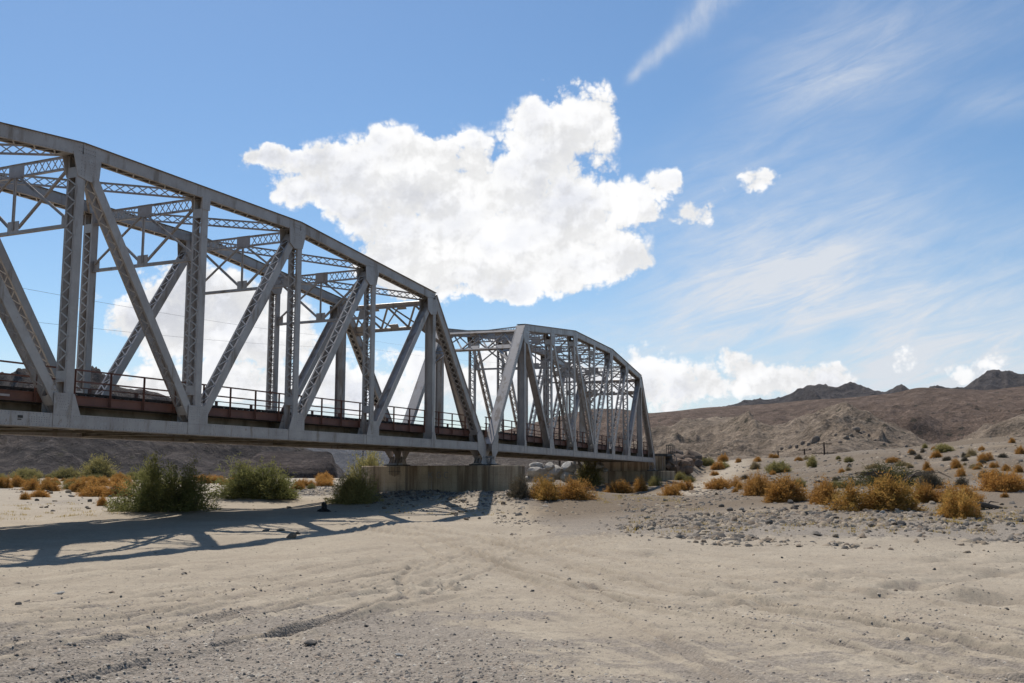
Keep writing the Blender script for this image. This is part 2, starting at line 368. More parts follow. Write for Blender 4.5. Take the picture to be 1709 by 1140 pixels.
def mat_ground():
    m, t, b = material('sand_and_gravel'); P = obj_coord(t)
    gv = t.add('ShaderNodeAttribute', attribute_name='gravel').outputs['Fac']
    dm = t.add('ShaderNodeAttribute', attribute_name='damp').outputs['Fac']
    n1 = t.noise(P, .35, 5, .6).outputs['Fac']; n2 = t.noise(P, 3.0, 6, .65).outputs['Fac']; n3 = t.noise(P, 40, 4, .7).outputs['Fac']
    sand = t.mix(t.ramp(n1, .3, .7), rgb(.43, .36, .268), rgb(.365, .30, .222))
    sand = t.mix(t.ramp(n2, .35, .75, 0, .55), sand, rgb(.295, .24, .178))
    vo = t.add('ShaderNodeTexVoronoi'); t.put(vo.inputs['Vector'], P); vo.inputs['Scale'].default_value = 22
    vo2 = t.add('ShaderNodeTexVoronoi'); t.put(vo2.inputs['Vector'], P); vo2.inputs['Scale'].default_value = 55
    def cell(v, lo, hi):
        sp_ = t.add('ShaderNodeSeparateColor'); t.put(sp_.inputs[0], v.outputs['Color']); return t.ramp(sp_.outputs[0], 0, 1, lo, hi, False)
    pc = t.mix(1.0, t.mix(t.ramp(n3, .3, .7), rgb(.225, .19, .155), rgb(.31, .262, .212)), cell(vo, .40, 1.6), 'MULTIPLY')
    pc = t.mix(.5, pc, t.mix(1.0, rgb(.245, .21, .175), cell(vo2, .4, 1.6), 'MULTIPLY'))
    gm = t.ramp(t.math('ADD', t.math('MULTIPLY', n2, .9), t.math('ADD', gv, t.math('MULTIPLY_ADD', n3, .5, -.72))), .36, .62)
    col = t.mix(t.math('MULTIPLY', gm, .82), sand, pc)
    col = t.mix(t.ramp(cell(vo2, 0, 1), .72, .86, 0, .42), col, rgb(.20, .17, .145))
    col = t.mix(t.ramp(cell(vo, 0, 1), .90, .96, 0, .5), col, rgb(.15, .13, .115))
    rt_ = t.add('ShaderNodeAttribute', attribute_name='rut').outputs['Fac']
    col = t.mix(t.math('MULTIPLY', rt_, t.ramp(n3, .3, .7, .25, .55)), col, rgb(.235, .188, .14))
    bk_ = t.add('ShaderNodeAttribute', attribute_name='bank').outputs['Fac']
    col = t.mix(bk_, col, t.mix(1.0, col, rgb(.64, .57, .48), 'MULTIPLY'))
    col = t.mix(t.math('MULTIPLY', dm, .55), col, rgb(.20, .155, .11))
    spk = t.noise(P, 130, 2, .5).outputs['Fac']
    col = t.mix(1.0, col, t.ramp(spk, .3, .7, .82, 1.14), 'MULTIPLY')
    t.put(b.inputs['Base Color'], col); b.inputs['Roughness'].default_value = .95; b.inputs['Specular IOR Level'].default_value = .15
    hh = t.math('ADD', t.math('MULTIPLY', n2, 1.0), t.math('MULTIPLY', n3, .35))
    hh = t.math('ADD', hh, t.math('MULTIPLY', t.math('MULTIPLY', gm, vo.outputs['Distance']), -.8))
    set_bump(t, b, hh, .6, .035)
    return m
M_GROUND = mat_ground()

def mat_hill(name, c1, c2, c3, dots, dot_scale, scale=1.0, bump=1.0, strata=0.0):
    m, t, b = material(name); P = obj_coord(t)
    n1 = t.noise(P, .012 * scale, 6, .62).outputs['Fac']; n2 = t.noise(P, .09 * scale, 6, .65).outputs['Fac']; n3 = t.noise(P, .7 * scale, 5, .7).outputs['Fac']
    col = t.mix(t.ramp(n1, .35, .65), c1, c2)
    col = t.mix(t.ramp(n2, .45, .7, 0, .8), col, c3)
    vo = t.add('ShaderNodeTexVoronoi'); t.put(vo.inputs['Vector'], P); vo.inputs['Scale'].default_value = dot_scale
    vr = t.math('MULTIPLY', vo.outputs['Distance'], t.ramp(n3, .3, .7, .7, 1.4))
    dk = t.math('MULTIPLY', t.ramp(vr, .16, .30, 1, 0), t.ramp(t.noise(P, .04 * scale, 3).outputs['Fac'], .42, .58))
    col = t.mix(t.math('MULTIPLY', dk, dots), col, rgb(.07, .062, .045))
    col = t.mix(1.0, col, t.ramp(n3, .3, .72, .62, 1.32), 'MULTIPLY')
    col = t.mix(1.0, col, t.ramp(n2, .36, .64, .86, 1.13), 'MULTIPLY')
    hh = t.math('ADD', t.math('MULTIPLY', n2, 3.0), n3)
    if strata:
        wv = t.noise(t.vec('MULTIPLY', P, (.01, .01, .55)), 1.0, 4, .6).outputs['Fac']
        col = t.mix(1.0, col, t.ramp(wv, .35, .65, 1 - strata, 1 + strata * .5), 'MULTIPLY')
    t.put(b.inputs['Base Color'], col); b.inputs['Roughness'].default_value = .97; b.inputs['Specular IOR Level'].default_value = .1
    set_bump(t, b, hh, 1.0, 1.7 * bump)
    return m

def mat_simple(name, c1, c2, scale=6, rough=.8, bump=.0, bdist=.01, spec=.3, streak=None, metal=0):
    m, t, b = material(name); P = obj_coord(t)
    n = t.noise(P, scale, 6, .65).outputs['Fac']
    col = t.mix(t.ramp(n, .32, .68), c1, c2)
    if streak:
        s = t.noise(t.vec('MULTIPLY', P, streak[0]), 1.0, 5, .6).outputs['Fac']
        col = t.mix(t.ramp(s, streak[2], streak[2] + .2, 0, streak[3]), col, streak[1])
    t.put(b.inputs['Base Color'], col); b.inputs['Roughness'].default_value = rough; b.inputs['Specular IOR Level'].default_value = spec; b.inputs['Metallic'].default_value = metal
    if bump: set_bump(t, b, n, bump, bdist)
    return m
def mat_steel():
    m, t, b = material('weathered_grey_paint'); P = obj_coord(t)
    n = t.noise(P, .8, 6, .65).outputs['Fac']; f = t.noise(P, 9, 5, .7).outputs['Fac']
    col = t.mix(t.ramp(n, .34, .66), rgb(.40, .358, .33), rgb(.33, .294, .27))
    col = t.mix(t.ramp(t.noise(P, 2.7, 3, .5).outputs['Fac'], .60, .66, 0, .5), col, rgb(.40, .375, .36))            # touched up patches
    st = t.noise(t.vec('MULTIPLY', P, (1.5, 1.5, .25)), 1.0, 6, .66).outputs['Fac']
    col = t.mix(t.ramp(st, .52, .66, 0, .75), col, rgb(.17, .12, .08))                                          # dirt runs
    rs = t.noise(t.vec('ADD', P, (5, 2, 8)), 2.2, 5, .6).outputs['Fac']
    col = t.mix(t.ramp(rs, .68, .74, 0, .7), col, rgb(.16, .085, .045))                                           # rust spots
    col = t.mix(1.0, col, t.ramp(f, .3, .7, .96, 1.04), 'MULTIPLY')
    t.put(b.inputs['Base Color'], col); t.put(b.inputs['Roughness'], t.ramp(n, .3, .7, .36, .5)); b.inputs['Metallic'].default_value = .12
    return m
M_STEEL = mat_steel()
M_RIVET = mat_simple('painted_rivets', rgb(.30, .285, .29), rgb(.22, .20, .20), 3, .5)
M_LACE = mat_simple('grey_paint_bars', rgb(.42, .395, .375), rgb(.35, .325, .305), 2.5, .40, 0, .01, .5, ((3, 3, .8), rgb(.22, .175, .13), .56, .5), .15)
M_UNDER = mat_simple('dusty_floor_steel', rgb(.27, .235, .185), rgb(.19, .16, .12), 1.5, .75, .1, .006, .3, ((1.5, 1.5, .5), rgb(.10, .075, .05), .5, .7))
M_COVER = mat_simple('rusty_cover_plate', rgb(.13, .095, .07), rgb(.19, .155, .13), 2, .7)
M_RUST = mat_simple('red_brown_paint', rgb(.165, .068, .044), rgb(.11, .048, .034), 1.3, .6, .08, .004, .4, ((1.5, 1.5, .4), rgb(.16, .075, .035), .55, .6))
M_TIE = mat_simple('creosoted_timber', rgb(.020, .018, .017), rgb(.035, .03, .027), 8, .9)
M_RAILSTEEL = mat_simple('worn_rail_steel', rgb(.16, .11, .08), rgb(.1, .07, .05), 5, .5, metal=.4)
M_DARK = mat_simple('dark_weathered_steel', rgb(.05, .045, .04), rgb(.08, .07, .06), 4, .8)
M_WOOD = mat_simple('weathered_pole_timber', rgb(.085, .06, .045), rgb(.05, .036, .028), 6, .9, .3, .01, .2, ((8, 8, .6), rgb(.13, .10, .08), .55, .6))
M_WIRE = mat_simple('wire', rgb(.16, .16, .17), rgb(.2, .2, .2), 3, .5)
M_CHAR = mat_simple('charred_wood', rgb(.018, .017, .016), rgb(.035, .03, .027), 14, .95, .6, .02)
M_PLATE = mat_simple('stencil_plate', rgb(.42, .36, .33), rgb(.36, .30, .28), 8, .6)

def mat_concrete():
    m, t, b = material('stained_concrete'); P = obj_coord(t)
    n = t.noise(P, .9, 6, .65).outputs['Fac']; f = t.noise(P, 12, 5, .7).outputs['Fac']
    col = t.mix(t.ramp(n, .3, .7), rgb(.46, .355, .235), rgb(.37, .28, .185))
    st = t.noise(t.vec('MULTIPLY', P, (1.3, 1.3, .10)), 1.0, 5, .6).outputs['Fac']
    col = t.mix(t.ramp(st, .44, .62, 0, .8), col, rgb(.14, .085, .045))
    st2 = t.noise(t.vec('MULTIPLY', t.vec('ADD', P, (9, 4, 0)), (2.6, 2.6, .08)), 1.0, 4, .6).outputs['Fac']
    col = t.mix(t.ramp(st2, .54, .68, 0, .6), col, rgb(.10, .075, .055))
    sz = t.add('ShaderNodeSeparateXYZ'); t.put(sz.inputs[0], P); fr = t.math('FRACT', t.math('MULTIPLY', sz.outputs[2], 1.9))
    col = t.mix(t.math('MULTIPLY', t.ramp(fr, .0, .05, 1, 0), t.ramp(n, .3, .7, .15, .55)), col, rgb(.12, .09, .065))
    lime = t.noise(t.vec('MULTIPLY', t.vec('ADD', P, (3, 8, 0)), (5.0, 5.0, .12)), 1.0, 2, .5).outputs['Fac']
    col = t.mix(t.ramp(lime, .70, .74, 0, .7), col, rgb(.55, .53, .50))
    col = t.mix(1.0, col, t.ramp(f, .3, .7, .85, 1.1), 'MULTIPLY')
    t.put(b.inputs['Base Color'], col); b.inputs['Roughness'].default_value = .9; b.inputs['Specular IOR Level'].default_value = .2
    set_bump(t, b, f, .25, .02)
    return m
M_CONC = mat_concrete()

def mat_rock(name, cols, bump=.5):
    m, t, b = material(name); P = obj_coord(t)
    rnd = t.add('ShaderNodeObjectInfo').outputs['Random']; at = t.add('ShaderNodeAttribute', attribute_name='tone').outputs['Fac']
    key = t.math('FRACT', t.math('ADD', rnd, at))
    cr = t.add('ShaderNodeValToRGB'); t.put(cr.inputs[0], key)
    els = cr.color_ramp.elements
    for i, c in enumerate(cols):
        e = els[i] if i < 2 else els.new(i / (len(cols) - 1))
        e.position = i / (len(cols) - 1); e.color = c
    cr.color_ramp.interpolation = 'CONSTANT' if len(cols) > 4 else 'LINEAR'
    n = t.noise(P, 3.5, 6, .7).outputs['Fac']
    col = t.mix(1.0, cr.outputs[0], t.ramp(n, .25, .75, .7, 1.2), 'MULTIPLY')
    t.put(b.inputs['Base Color'], col); b.inputs['Roughness'].default_value = .9; b.inputs['Specular IOR Level'].default_value = .2
    set_bump(t, b, n, bump, .05)
    return m
M_STONE = mat_rock('wash_stones', [rgb(.15, .13, .11), rgb(.23, .195, .16), rgb(.27, .21, .15), rgb(.085, .077, .069), rgb(.34, .275, .20), rgb(.18, .137, .10), rgb(.115, .102, .09)])
M_PEBBLE = mat_rock('gravel_pebbles', [rgb(.16, .14, .125), rgb(.42, .36, .29), rgb(.10, .093, .086), rgb(.48, .42, .34), rgb(.22, .185, .155), rgb(.32, .25, .19), rgb(.15, .135, .122)], .2)
M_RIPRAP = mat_rock('pale_riprap', [rgb(.44, .40, .34), rgb(.38, .345, .30), rgb(.40, .385, .36)])
M_RIPDARK = mat_rock('brown_riprap', [rgb(.17, .115, .08), rgb(.22, .15, .105), rgb(.10, .075, .06)])
M_CRAG = mat_rock('hill_crag', [rgb(.25, .195, .145), rgb(.20, .155, .12)])

def mat_leaf(name, c1, c2, c3, trans=.35):
    m = bpy.data.materials.new(name); m.use_nodes = True; t = NT(m.node_tree); t.n.clear()
    at = t.add('ShaderNodeAttribute', attribute_name='tone').outputs['Fac']; rnd = t.add('ShaderNodeObjectInfo').outputs['Random']
    P = obj_coord(t); n = t.noise(t.vec('ADD', P, t.vec('MULTIPLY', t.add('ShaderNodeObjectInfo').outputs['Location'], (.3, .3, .3))), 2.2, 3, .5).outputs['Fac']
    col = t.mix(t.ramp(n, .38, .62), c1, c2)
    col = t.mix(t.math('MULTIPLY', at, .8), col, c3)
    col = t.mix(1.0, col, t.ramp(rnd, 0, 1, .82, 1.16, False), 'MULTIPLY')
    d = t.add('ShaderNodeBsdfDiffuse'); tr_ = t.add('ShaderNodeBsdfTranslucent'); mx = t.add('ShaderNodeMixShader')
    t.put(d.inputs[0], col); t.put(tr_.inputs[0], col); mx.inputs[0].default_value = trans
    t.l.new(d.outputs[0], mx.inputs[1]); t.l.new(tr_.outputs[0], mx.inputs[2])
    o = t.add('ShaderNodeOutputMaterial'); t.l.new(mx.outputs[0], o.inputs[0])
    return m
M_DRY = mat_leaf('dry_orange_twigs', rgb(.45, .235, .062), rgb(.52, .295, .095), rgb(.33, .17, .05), .5)
M_DRYGREEN = mat_leaf('dry_twigs_with_green', rgb(.45, .24, .065), rgb(.34, .235, .066), rgb(.48, .275, .085), .5)
M_TAN = mat_leaf('pale_tan_twigs', rgb(.36, .28, .15), rgb(.43, .34, .19), rgb(.26, .19, .09))
M_YELLOW = mat_leaf('yellow_green_twigs', rgb(.31, .28, .10), rgb(.37, .31, .13), rgb(.22, .19, .08))
M_GREEN = mat_leaf('tamarisk_green', rgb(.195, .20, .07), rgb(.255, .24, .09), rgb(.14, .145, .055), .5)
M_SPRAWL = mat_leaf('dark_green_foliage', rgb(.10, .10, .04), rgb(.14, .13, .055), rgb(.07, .065, .035), .35)
M_OLIVE = mat_leaf('olive_foliage', rgb(.30, .26, .10), rgb(.38, .315, .125), rgb(.20, .18, .07), .45)
M_GREY = mat_leaf('grey_brown_twigs', rgb(.17, .145, .10), rgb(.22, .18, .12), rgb(.11, .09, .065), .2)
M_TWIG = mat_simple('bare_wood', rgb(.07, .055, .042), rgb(.11, .085, .065), 10, .9)

# ------------------------------------------------------------------ the ground sheet
ROAD = [spot(*q) for q in ((1120, 826), (1165, 812), (1195, 798), (1215, 786), (1225, 776), (1222, 769))]
def path_dist(x, y):
    d = np.full(np.shape(x), 99.0)
    for (x0, y0), (x1, y1) in zip(ROAD[:-1], ROAD[1:]):
        dx, dy = x1 - x0, y1 - y0; t = np.clip(((x - x0) * dx + (y - y0) * dy) / (dx * dx + dy * dy), 0, 1); d = np.minimum(d, np.hypot(x - x0 - t * dx, y - y0 - t * dy))
    return d
def build_ground():
    deg = math.radians
    azs = np.concatenate([np.linspace(-180, -34, 40)[:-1], np.linspace(-34, 34, 760), np.linspace(34, 180, 40)[1:-1]]) * math.pi / 180
    inv = np.linspace(1 / 6.5, 1 / 75., 520)
    rs = np.concatenate([[1.0, 2, 3, 4, 5, 5.8], 1 / inv, np.geomspace(75, 420, 190)[1:], np.geomspace(420, 7400, 24)[1:]])
    R, A = np.meshgrid(rs, azs, indexing='ij')
    x, y = (R * np.sin(A)).ravel(), (R * np.cos(A)).ravel()
    z = height(x, y)
    V = np.vstack([np.stack([x, y, z], 1), [[0, 0, 0]]])
    F = grid_faces(len(rs), len(azs), True)[:, ::-1]
    o = mesh_np('ground', V, F, M_GROUND, None, True)
    r = np.hypot(x, y); az = np.arctan2(x, y)
    g = 0.75 * smooth(24, 12, r) * smooth(.16, -.16, az + .2 * fbm(x * .2, y * .2, 2, 61)) + .55 * smooth(15, 10.5, r) * smooth(.6, .1, az) + .3 * smooth(12.5, 9.5, r) + .24 * smooth(24, 12, r)
    g = g + .55 * fbm(x * .30, y * .75, 5, 51, .62) * smooth(40, 14, r) + .10 * smooth(32, 12, r)
    g = g - .65 * streaks(x, y) * smooth(45, 14, r)
    rut = .55 * smooth(.30, -.45, streaks(x, y)) * smooth(50, 18, r) * (np.abs(streaks(x, y)) > .02)
    near = r < 45
    for i, (pts, off, wd, dp) in enumerate(TRACKS):         # wheels press the gravel up along their tracks
        d = np.full(np.shape(x), 99.0); d[near] = line_dist(x[near], y[near], pts)
        for o_ in off: rut = rut + (np.exp(-((d - o_) / (wd * .8)) ** 2) + .5 * np.exp(-((d - o_ - .22) / (wd * .6)) ** 2)) * np.clip(.55 + 1.3 * vnoise(x * .8, y * .8, 190 + i), 0, 1)
        for o_ in off: g = g + .50 * (np.exp(-((d - o_) / (wd * 1.1)) ** 2) - .4 * np.exp(-((np.abs(d - o_) - wd * 2.6) / (wd * 1.2)) ** 2)) * np.clip(.6 + 1.5 * vnoise(x * .5, y * .5, 90 + i), 0, 1) * smooth(42, 16, r)
    side = smooth(-.02, .06, az) * smooth(36, 42, r)            # stony right bank
    X, Y = to_bridge(x, y)
    pier = np.exp(-(np.maximum(0, np.abs(X) - 4) / 6) ** 2) * np.exp(-(np.maximum(0, np.abs(Y - 3.3) - 7) / 4.5) ** 2)
    g = g + (.80 + .6 * fbm(x * .16, y * .16, 3, 52)) * side - .5 * np.exp(-(path_dist(x, y) / 2.6) ** 2) + .55 * pier + (.28 + .6 * fbm(x * .1, y * .1, 3, 53)) * smooth(60, 78, r) * (1 - side)
    attr(o, 'gravel', np.append(np.clip(g, 0, 1), .3))
    attr(o, 'bank', np.append(np.clip(side * smooth(41, 54, r) * (1 - np.exp(-(path_dist(x, y) / 2.6) ** 2)) * (.85 + .6 * fbm(x * .1, y * .1, 3, 57)), 0, 1), 0))
    attr(o, 'rut', np.append(np.clip(rut, 0, 1), 0))
    dmp = np.zeros_like(x)
    for (dx_, dy_, dr, dd) in DIVOTS[:14]:
        dmp += np.exp(-((x - dx_) ** 2 + (y - dy_ + dr * .2) ** 2) / (dr * .75) ** 2) * np.clip(.5 + 1.6 * fbm(x * 4, y * 4, 2, 71), 0, 1)
    attr(o, 'damp', np.append(np.clip(dmp, 0, 1), 0))
    return tag(o, 'pale sandy dry wash with gravel patches and wheel tracks', kind='structure')
build_ground()

# ------------------------------------------------------------------ hills
def hill(name, label, sil, r0, r1, mat, seed, amp, wave, pw=1.15, nc=320, nr=110, back=.5, jag=.0, z0=None):
    px = np.array([s[0] for s in sil], float); py = np.array([s[1] for s in sil], float)
    azc = np.array([az_of(p) for p in px])
    el = np.array([math.asin(dir_of(a, b)[2]) for a, b in sil])
    az = np.linspace(azc[0], azc[-1], nc)
    # smooth the crest line through the points
    e = np.interp(az, azc, el)
    k = max(3, nc // 60) | 1; e = np.convolve(np.pad(e, k // 2, 'edge'), np.ones(k) / k, 'valid')
    t = np.concatenate([np.linspace(0, 1, nr), 1 + np.linspace(0, back, nr // 4)[1:]])
    T, A = np.meshgrid(t, az, indexing='ij'); E = np.tile(e, (len(t), 1))
    wob = 1 + .10 * fbm(A * 14, A * 0 + seed, 3, seed)
    r0a, r1a = r0 * wob, r1 * (1 + .06 * fbm(A * 9, A * 0 + 3.3, 3, seed + 5))
    Rr = r0a + (r1a - r0a) * T
    x, y = Rr * np.sin(A), Rr * np.cos(A)
    zr = EYE + np.tan(E) * r1a
    zb = base_height(x, y) - .4 if z0 is None else z0
    Tc = np.clip(T, 0, 1)
    rise = Tc ** pw
    z = zb + (zr - zb) * rise
    env = np.sin(np.pi * np.clip(T, 0, 1)) ** .8
    H = np.maximum(zr - zb, 1)
    wx, wy = x + wave * .5 * fbm(x / wave, y / wave, 2, seed + 2), y + wave * .5 * fbm(x / wave, y / wave, 2, seed + 3)
    sp = ridged(wx / wave, wy / wave * .6, 5, seed + 7, .55) - .95
    z = z + H * amp * .42 * env * (ridged(wx / wave * 3.1, wy / wave * 2.3, 4, seed + 8, .55) - .95)
    z = z + H * amp * env * sp + H * amp * .18 * env * fbm(x / wave * 5, y / wave * 5, 4, seed + 9)
    z = z + jag * H * np.clip(T, 0, 1) ** 2 * (ridged(x / wave * 1.5, y / wave * 1.5, 5, seed + 12, .6) - 1.0)
    bk = T > 1
    z = np.where(bk, z - (zr - zb) * ((T - 1) / back) ** 1.3, z)
    o = mesh_np(name, np.stack([x.ravel(), y.ravel(), z.ravel()], 1), grid_faces(len(t), nc)[:, ::-1], mat, None, True)
    return tag(o, label, kind='structure')
MH_TAN = mat_hill('tan_hill_soil', rgb(.275, .21, .152), rgb(.215, .163, .12), rgb(.33, .258, .19), .85, .22, 1.6, .7)
MH_RED = mat_hill('red_brown_hill_soil', rgb(.185, .128, .095), rgb(.145, .10, .075), rgb(.225, .16, .12), .8, .14, 1.3, 1.2)
MH_DARK = mat_hill('dark_volcanic_rock', rgb(.085, .072, .068), rgb(.065, .056, .056), rgb(.11, .092, .083), .3, .05, .5, 3)
MH_LEFT = mat_hill('grey_purple_hill_soil', rgb(.085, .069, .064), rgb(.05, .043, .042), rgb(.14, .115, .10), .8, .16, 1.4, 1.2)
MH_CLIFF = mat_hill('banded_cliff', rgb(.085, .064, .056), rgb(.065, .052, .048), rgb(.11, .085, .072), .3, .1, 1, 1.2, .4)
MH_BLUE = mat_hill('distant_rock_haze_tint', rgb(.10, .095, .10), rgb(.08, .078, .085), rgb(.15, .142, .14), .3, .02, .25, 8)  # cool cast of distance haze put into the rock colour
MH_BANK = mat_hill('rubble_bank', rgb(.165, .132, .108), rgb(.125, .10, .085), rgb(.27, .225, .185), .95, 1.0, 6, .6)
hill('hills', 'dark jagged mountain range on the right skyline', [(1120, 700), (1180, 686), (1230, 676), (1290, 668), (1310, 664), (1335, 652), (1350, 645), (1370, 640), (1400, 642),
     (1425, 638), (1445, 641), (1470, 648), (1490, 651), (1500, 643), (1510, 638), (1520, 646), (1545, 648), (1558, 641), (1575, 640), (1590, 647), (1630, 640), (1650, 629),
     (1668, 622), (1680, 627), (1690, 620), (1709, 625), (1800, 612), (2000, 620)], 1300, 2300, MH_DARK, 101, .20, 160, 1.1, 460, 110, jag=.055)
hill('hills', 'long red-brown hill behind the bridge and across the right', [(600, 800), (640, 778), (700, 758), (780, 735), (848, 717), (900, 703), (950, 690), (995, 682), (1037, 682), (1084, 690), (1130, 686), (1180, 680),
     (1240, 677), (1300, 673), (1360, 667), (1420, 664), (1500, 656), (1540, 646), (1600, 649), (1660, 651), (1709, 645), (1850, 632), (2050, 640)], 430, 950, MH_RED, 202, .15, 110, 1.05, 500, 150)
hill('hills', 'eroded tan hill with crag right of the bridge', [(1000, 800), (1040, 752), (1085, 726), (1130, 708), (1200, 696), (1240, 698), (1275, 712), (1310, 707), (1360, 694), (1415, 684), (1450, 691), (1500, 714), (1550, 738), (1600, 758), (1660, 776), (1700, 800)],
     210, 430, MH_TAN, 303, .30, 52, .95, 540, 170, jag=.03)
hill('hills', 'tan foothill at the right edge', [(1480, 800), (1540, 772), (1600, 738), (1650, 714), (1709, 692), (1800, 672), (1950, 675)], 230, 420, MH_TAN, 404, .30, 50, 1.0, 320, 150)
hill('hills', 'rubble bank seen under the deck', [(620, 806), (640, 785), (655, 764), (672, 752), (720, 747), (800, 746), (900, 748), (1000, 750), (1060, 758), (1110, 785)], 150, 235, MH_BANK, 505, .10, 16, .9, 320, 90)
hill('hills', 'grey-purple hill beyond the wash on the left', [(-500, 660), (-200, 640), (-50, 636), (0, 626), (28, 613), (60, 621), (100, 631), (160, 640), (200, 648), (250, 662), (290, 669), (340, 690), (400, 716), (450, 738), (520, 752), (560, 775), (585, 800)],
     430, 900, MH_LEFT, 606, .34, 120, .95, 440, 140)
hill('hills', 'dark banded cliff seen under the near span', [(392, 806), (410, 772), (430, 755), (470, 753), (510, 754), (545, 754), (553, 757), (558, 768), (562, 785), (566, 806)], 395, 425, MH_CLIFF, 707, .05, 30, .45, 260, 70, jag=.02)
hill('hills', 'low dark spur left of the banded cliff', [(330, 806), (360, 785), (405, 764), (425, 768), (450, 785), (490, 800), (510, 808)], 330, 380, MH_CLIFF, 717, .12, 26, .9, 160, 60)
hill('hills', 'distant blue mountain in the canyon gap', [(420, 760), (500, 742), (560, 735), (640, 738), (720, 745), (800, 760)], 3600, 6000, MH_BLUE, 808, .22, 500, 1.1, 260, 90, jag=.05)

# ------------------------------------------------------------------ mesh builder for steelwork
class MB:
    def __init__(s): s.v = []; s.f = []
    def hexa(s, pts):
        b = len(s.v); s.v += [tuple(p) for p in pts]
        s.f += [tuple(b + i for i in q) for q in ((0, 3, 2, 1), (4, 5, 6, 7), (0, 1, 5, 4), (1, 2, 6, 5), (2, 3, 7, 6), (3, 0, 4, 7))]
    def box(s, lo, hi):
        (a, b, c), (d, e, f) = lo, hi
        s.hexa([(a, b, c), (d, b, c), (d, e, c), (a, e, c), (a, b, f), (d, b, f), (d, e, f), (a, e, f)])
    def bar(s, p, q, u, v, w, h):
        """bar from p to q, width w along u, height h along v (u, v unit vectors)"""
        p, q, u, v = (Vector(k) for k in (p, q, u, v)); u = u * w / 2; v = v * h / 2
        s.hexa([p - u - v, p + u - v, p + u + v, p - u + v, q - u - v, q + u - v, q + u + v, q - u + v])
    def prism(s, poly, y0, y1):
        """polygon in x,z extruded along y"""
        n = len(poly); b = len(s.v)
        s.v += [(x, y0, z) for x, z in poly] + [(x, y1, z) for x, z in poly]
        s.f.append(tuple(b + i for i in range(n))); s.f.append(tuple(b + n + i for i in range(n - 1, -1, -1)))
        for i in range(n): j = (i + 1) % n; s.f.append((b + j, b + i, b + n + i, b + n + j))
    def rivet(s, p, nrm, r=.024, h=.016):
        n = Vector(nrm); a = Vector((0, 0, 1)) if abs(n.z) < .7 else Vector((1, 0, 0)); a = (a - n * a.dot(n)).normalized(); c = n.cross(a)
        p = Vector(p); b = len(s.v)
        s.v += [tuple(p + a * r), tuple(p + c * r), tuple(p - a * r), tuple(p - c * r), tuple(p + n * h)]
        s.f += [(b, b + 1, b + 4), (b + 1, b + 2, b + 4), (b + 2, b + 3, b + 4), (b + 3, b, b + 4)]
    def build(s, name, mat, parent=None, kind=None):
        me = bpy.data.meshes.new(name); me.from_pydata(s.v, [], s.f); me.materials.append(mat)
        o = link(bpy.data.objects.new(name, me), parent)
        if kind: o['kind'] = kind
        return o
def empty(name, loc=(0, 0, 0), rz=0, parent=None):
    o = bpy.data.objects.new(name, None); o.location = loc; o.rotation_euler = (0, 0, rz); o.empty_display_size = .3
    return link(o, parent)
def copy_tree(o, parent=None):
    c = o.copy(); COL.objects.link(c); c.parent = parent
    for ch in list(o.children): copy_tree(ch, c)
    return c

# ------------------------------------------------------------------ one truss span (local: x along, y across, z from the chord underside)
H1, H3 = 1.3903 * PANEL, 1.5869 * PANEL
CD = .52                                              # chord depth
UZ = {1: H1, 2: (H1 + H3) / 2, 3: H3, 4: H3, 5: H3, 6: (H1 + H3) / 2, 7: H1}
Yv = (0, 1, 0)
def jx(k): return k * PANEL
def U(k, y): return Vector((jx(k), y, UZ[k] - CD / 2))
def L(k, y): return Vector((jx(k), y, CD / 2))
HW = .285                                             # half width of the trusses' members across the bridge

def laced(parent, name, p, q, wid, hw, pitch, double=False, both=True, cut=(.5, .5), plate_t=.016, fl=.085, solid_top=False, lace_name='lacing'):
    """member of two side plates with flanges and lacing on its two narrow faces"""
    p, q = Vector(p), Vector(q); d = (q - p).normalized(); n = Vector((d.z, 0, -d.x))       # n: in-plane normal
    if n.z < 0 or (abs(n.z) < 1e-6 and n.x > 0): n = -n
    m = MB()
    for s in (-1, 1):
        y = Vector((0, s * hw, 0)); m.bar(p + y, q + y, n, Yv, wid, plate_t)
        for e in (-1, 1):
            if solid_top and e > 0: continue
            o_ = Vector((0, s * (hw - fl / 2 - plate_t / 2 - .001), 0)) + n * e * (wid / 2 - .008); m.bar(p + o_, q + o_, Yv, n, fl, .014)
    if solid_top and name != 'top_chord':
        o_ = n * (wid / 2 + .010); m.bar(p + o_, q + o_, Yv, n, hw * 2 + .13, .018)
    ob = m.build(name, M_STEEL, parent)
    if name == 'top_chord':
        m = MB(); o_ = n * (wid / 2 + .014); m.bar(p + o_, q + o_, Yv, n, hw * 2 + .15, .027); m.build('cover_plate', M_COVER, ob)
    ln = (q - p).length; a0, a1 = cut[0], ln - cut[1]
    m = MB()
    for e in (-1, 1):
        if solid_top and e > 0: continue
        if not both and e > 0: continue
        nn = max(2, round((a1 - a0) / pitch)); st = (a1 - a0) / nn; off = n * e * (wid / 2 + .004)
        iw = hw - fl * .45
        for i in range(nn):
            s = 1 if i % 2 else -1
            for sg, dz in (((s, .0),) if not double else ((1, .0), (-1, .008))):
                A = p + d * (a0 + i * st) + off + n * e * dz; B = p + d * (a0 + (i + 1) * st) + off + n * e * dz
                A = A + Vector((0, sg * iw, 0)); B = B - Vector((0, sg * iw, 0))
                dd = (B - A).normalized(); m.bar(A, B, dd.cross(n).normalized(), n, .055, .010)
        for aa, bb in ((a0 - .42, a0), (a1, a1 + .42)):            # batten plates at the ends
            m.bar(p + d * aa + off * .999 - n * e * .004, p + d * bb + off * .999 - n * e * .004, Yv, n, hw * 2 - .05, .014)
    m.build(lace_name, M_LACE, ob, 'stuff')
    return ob
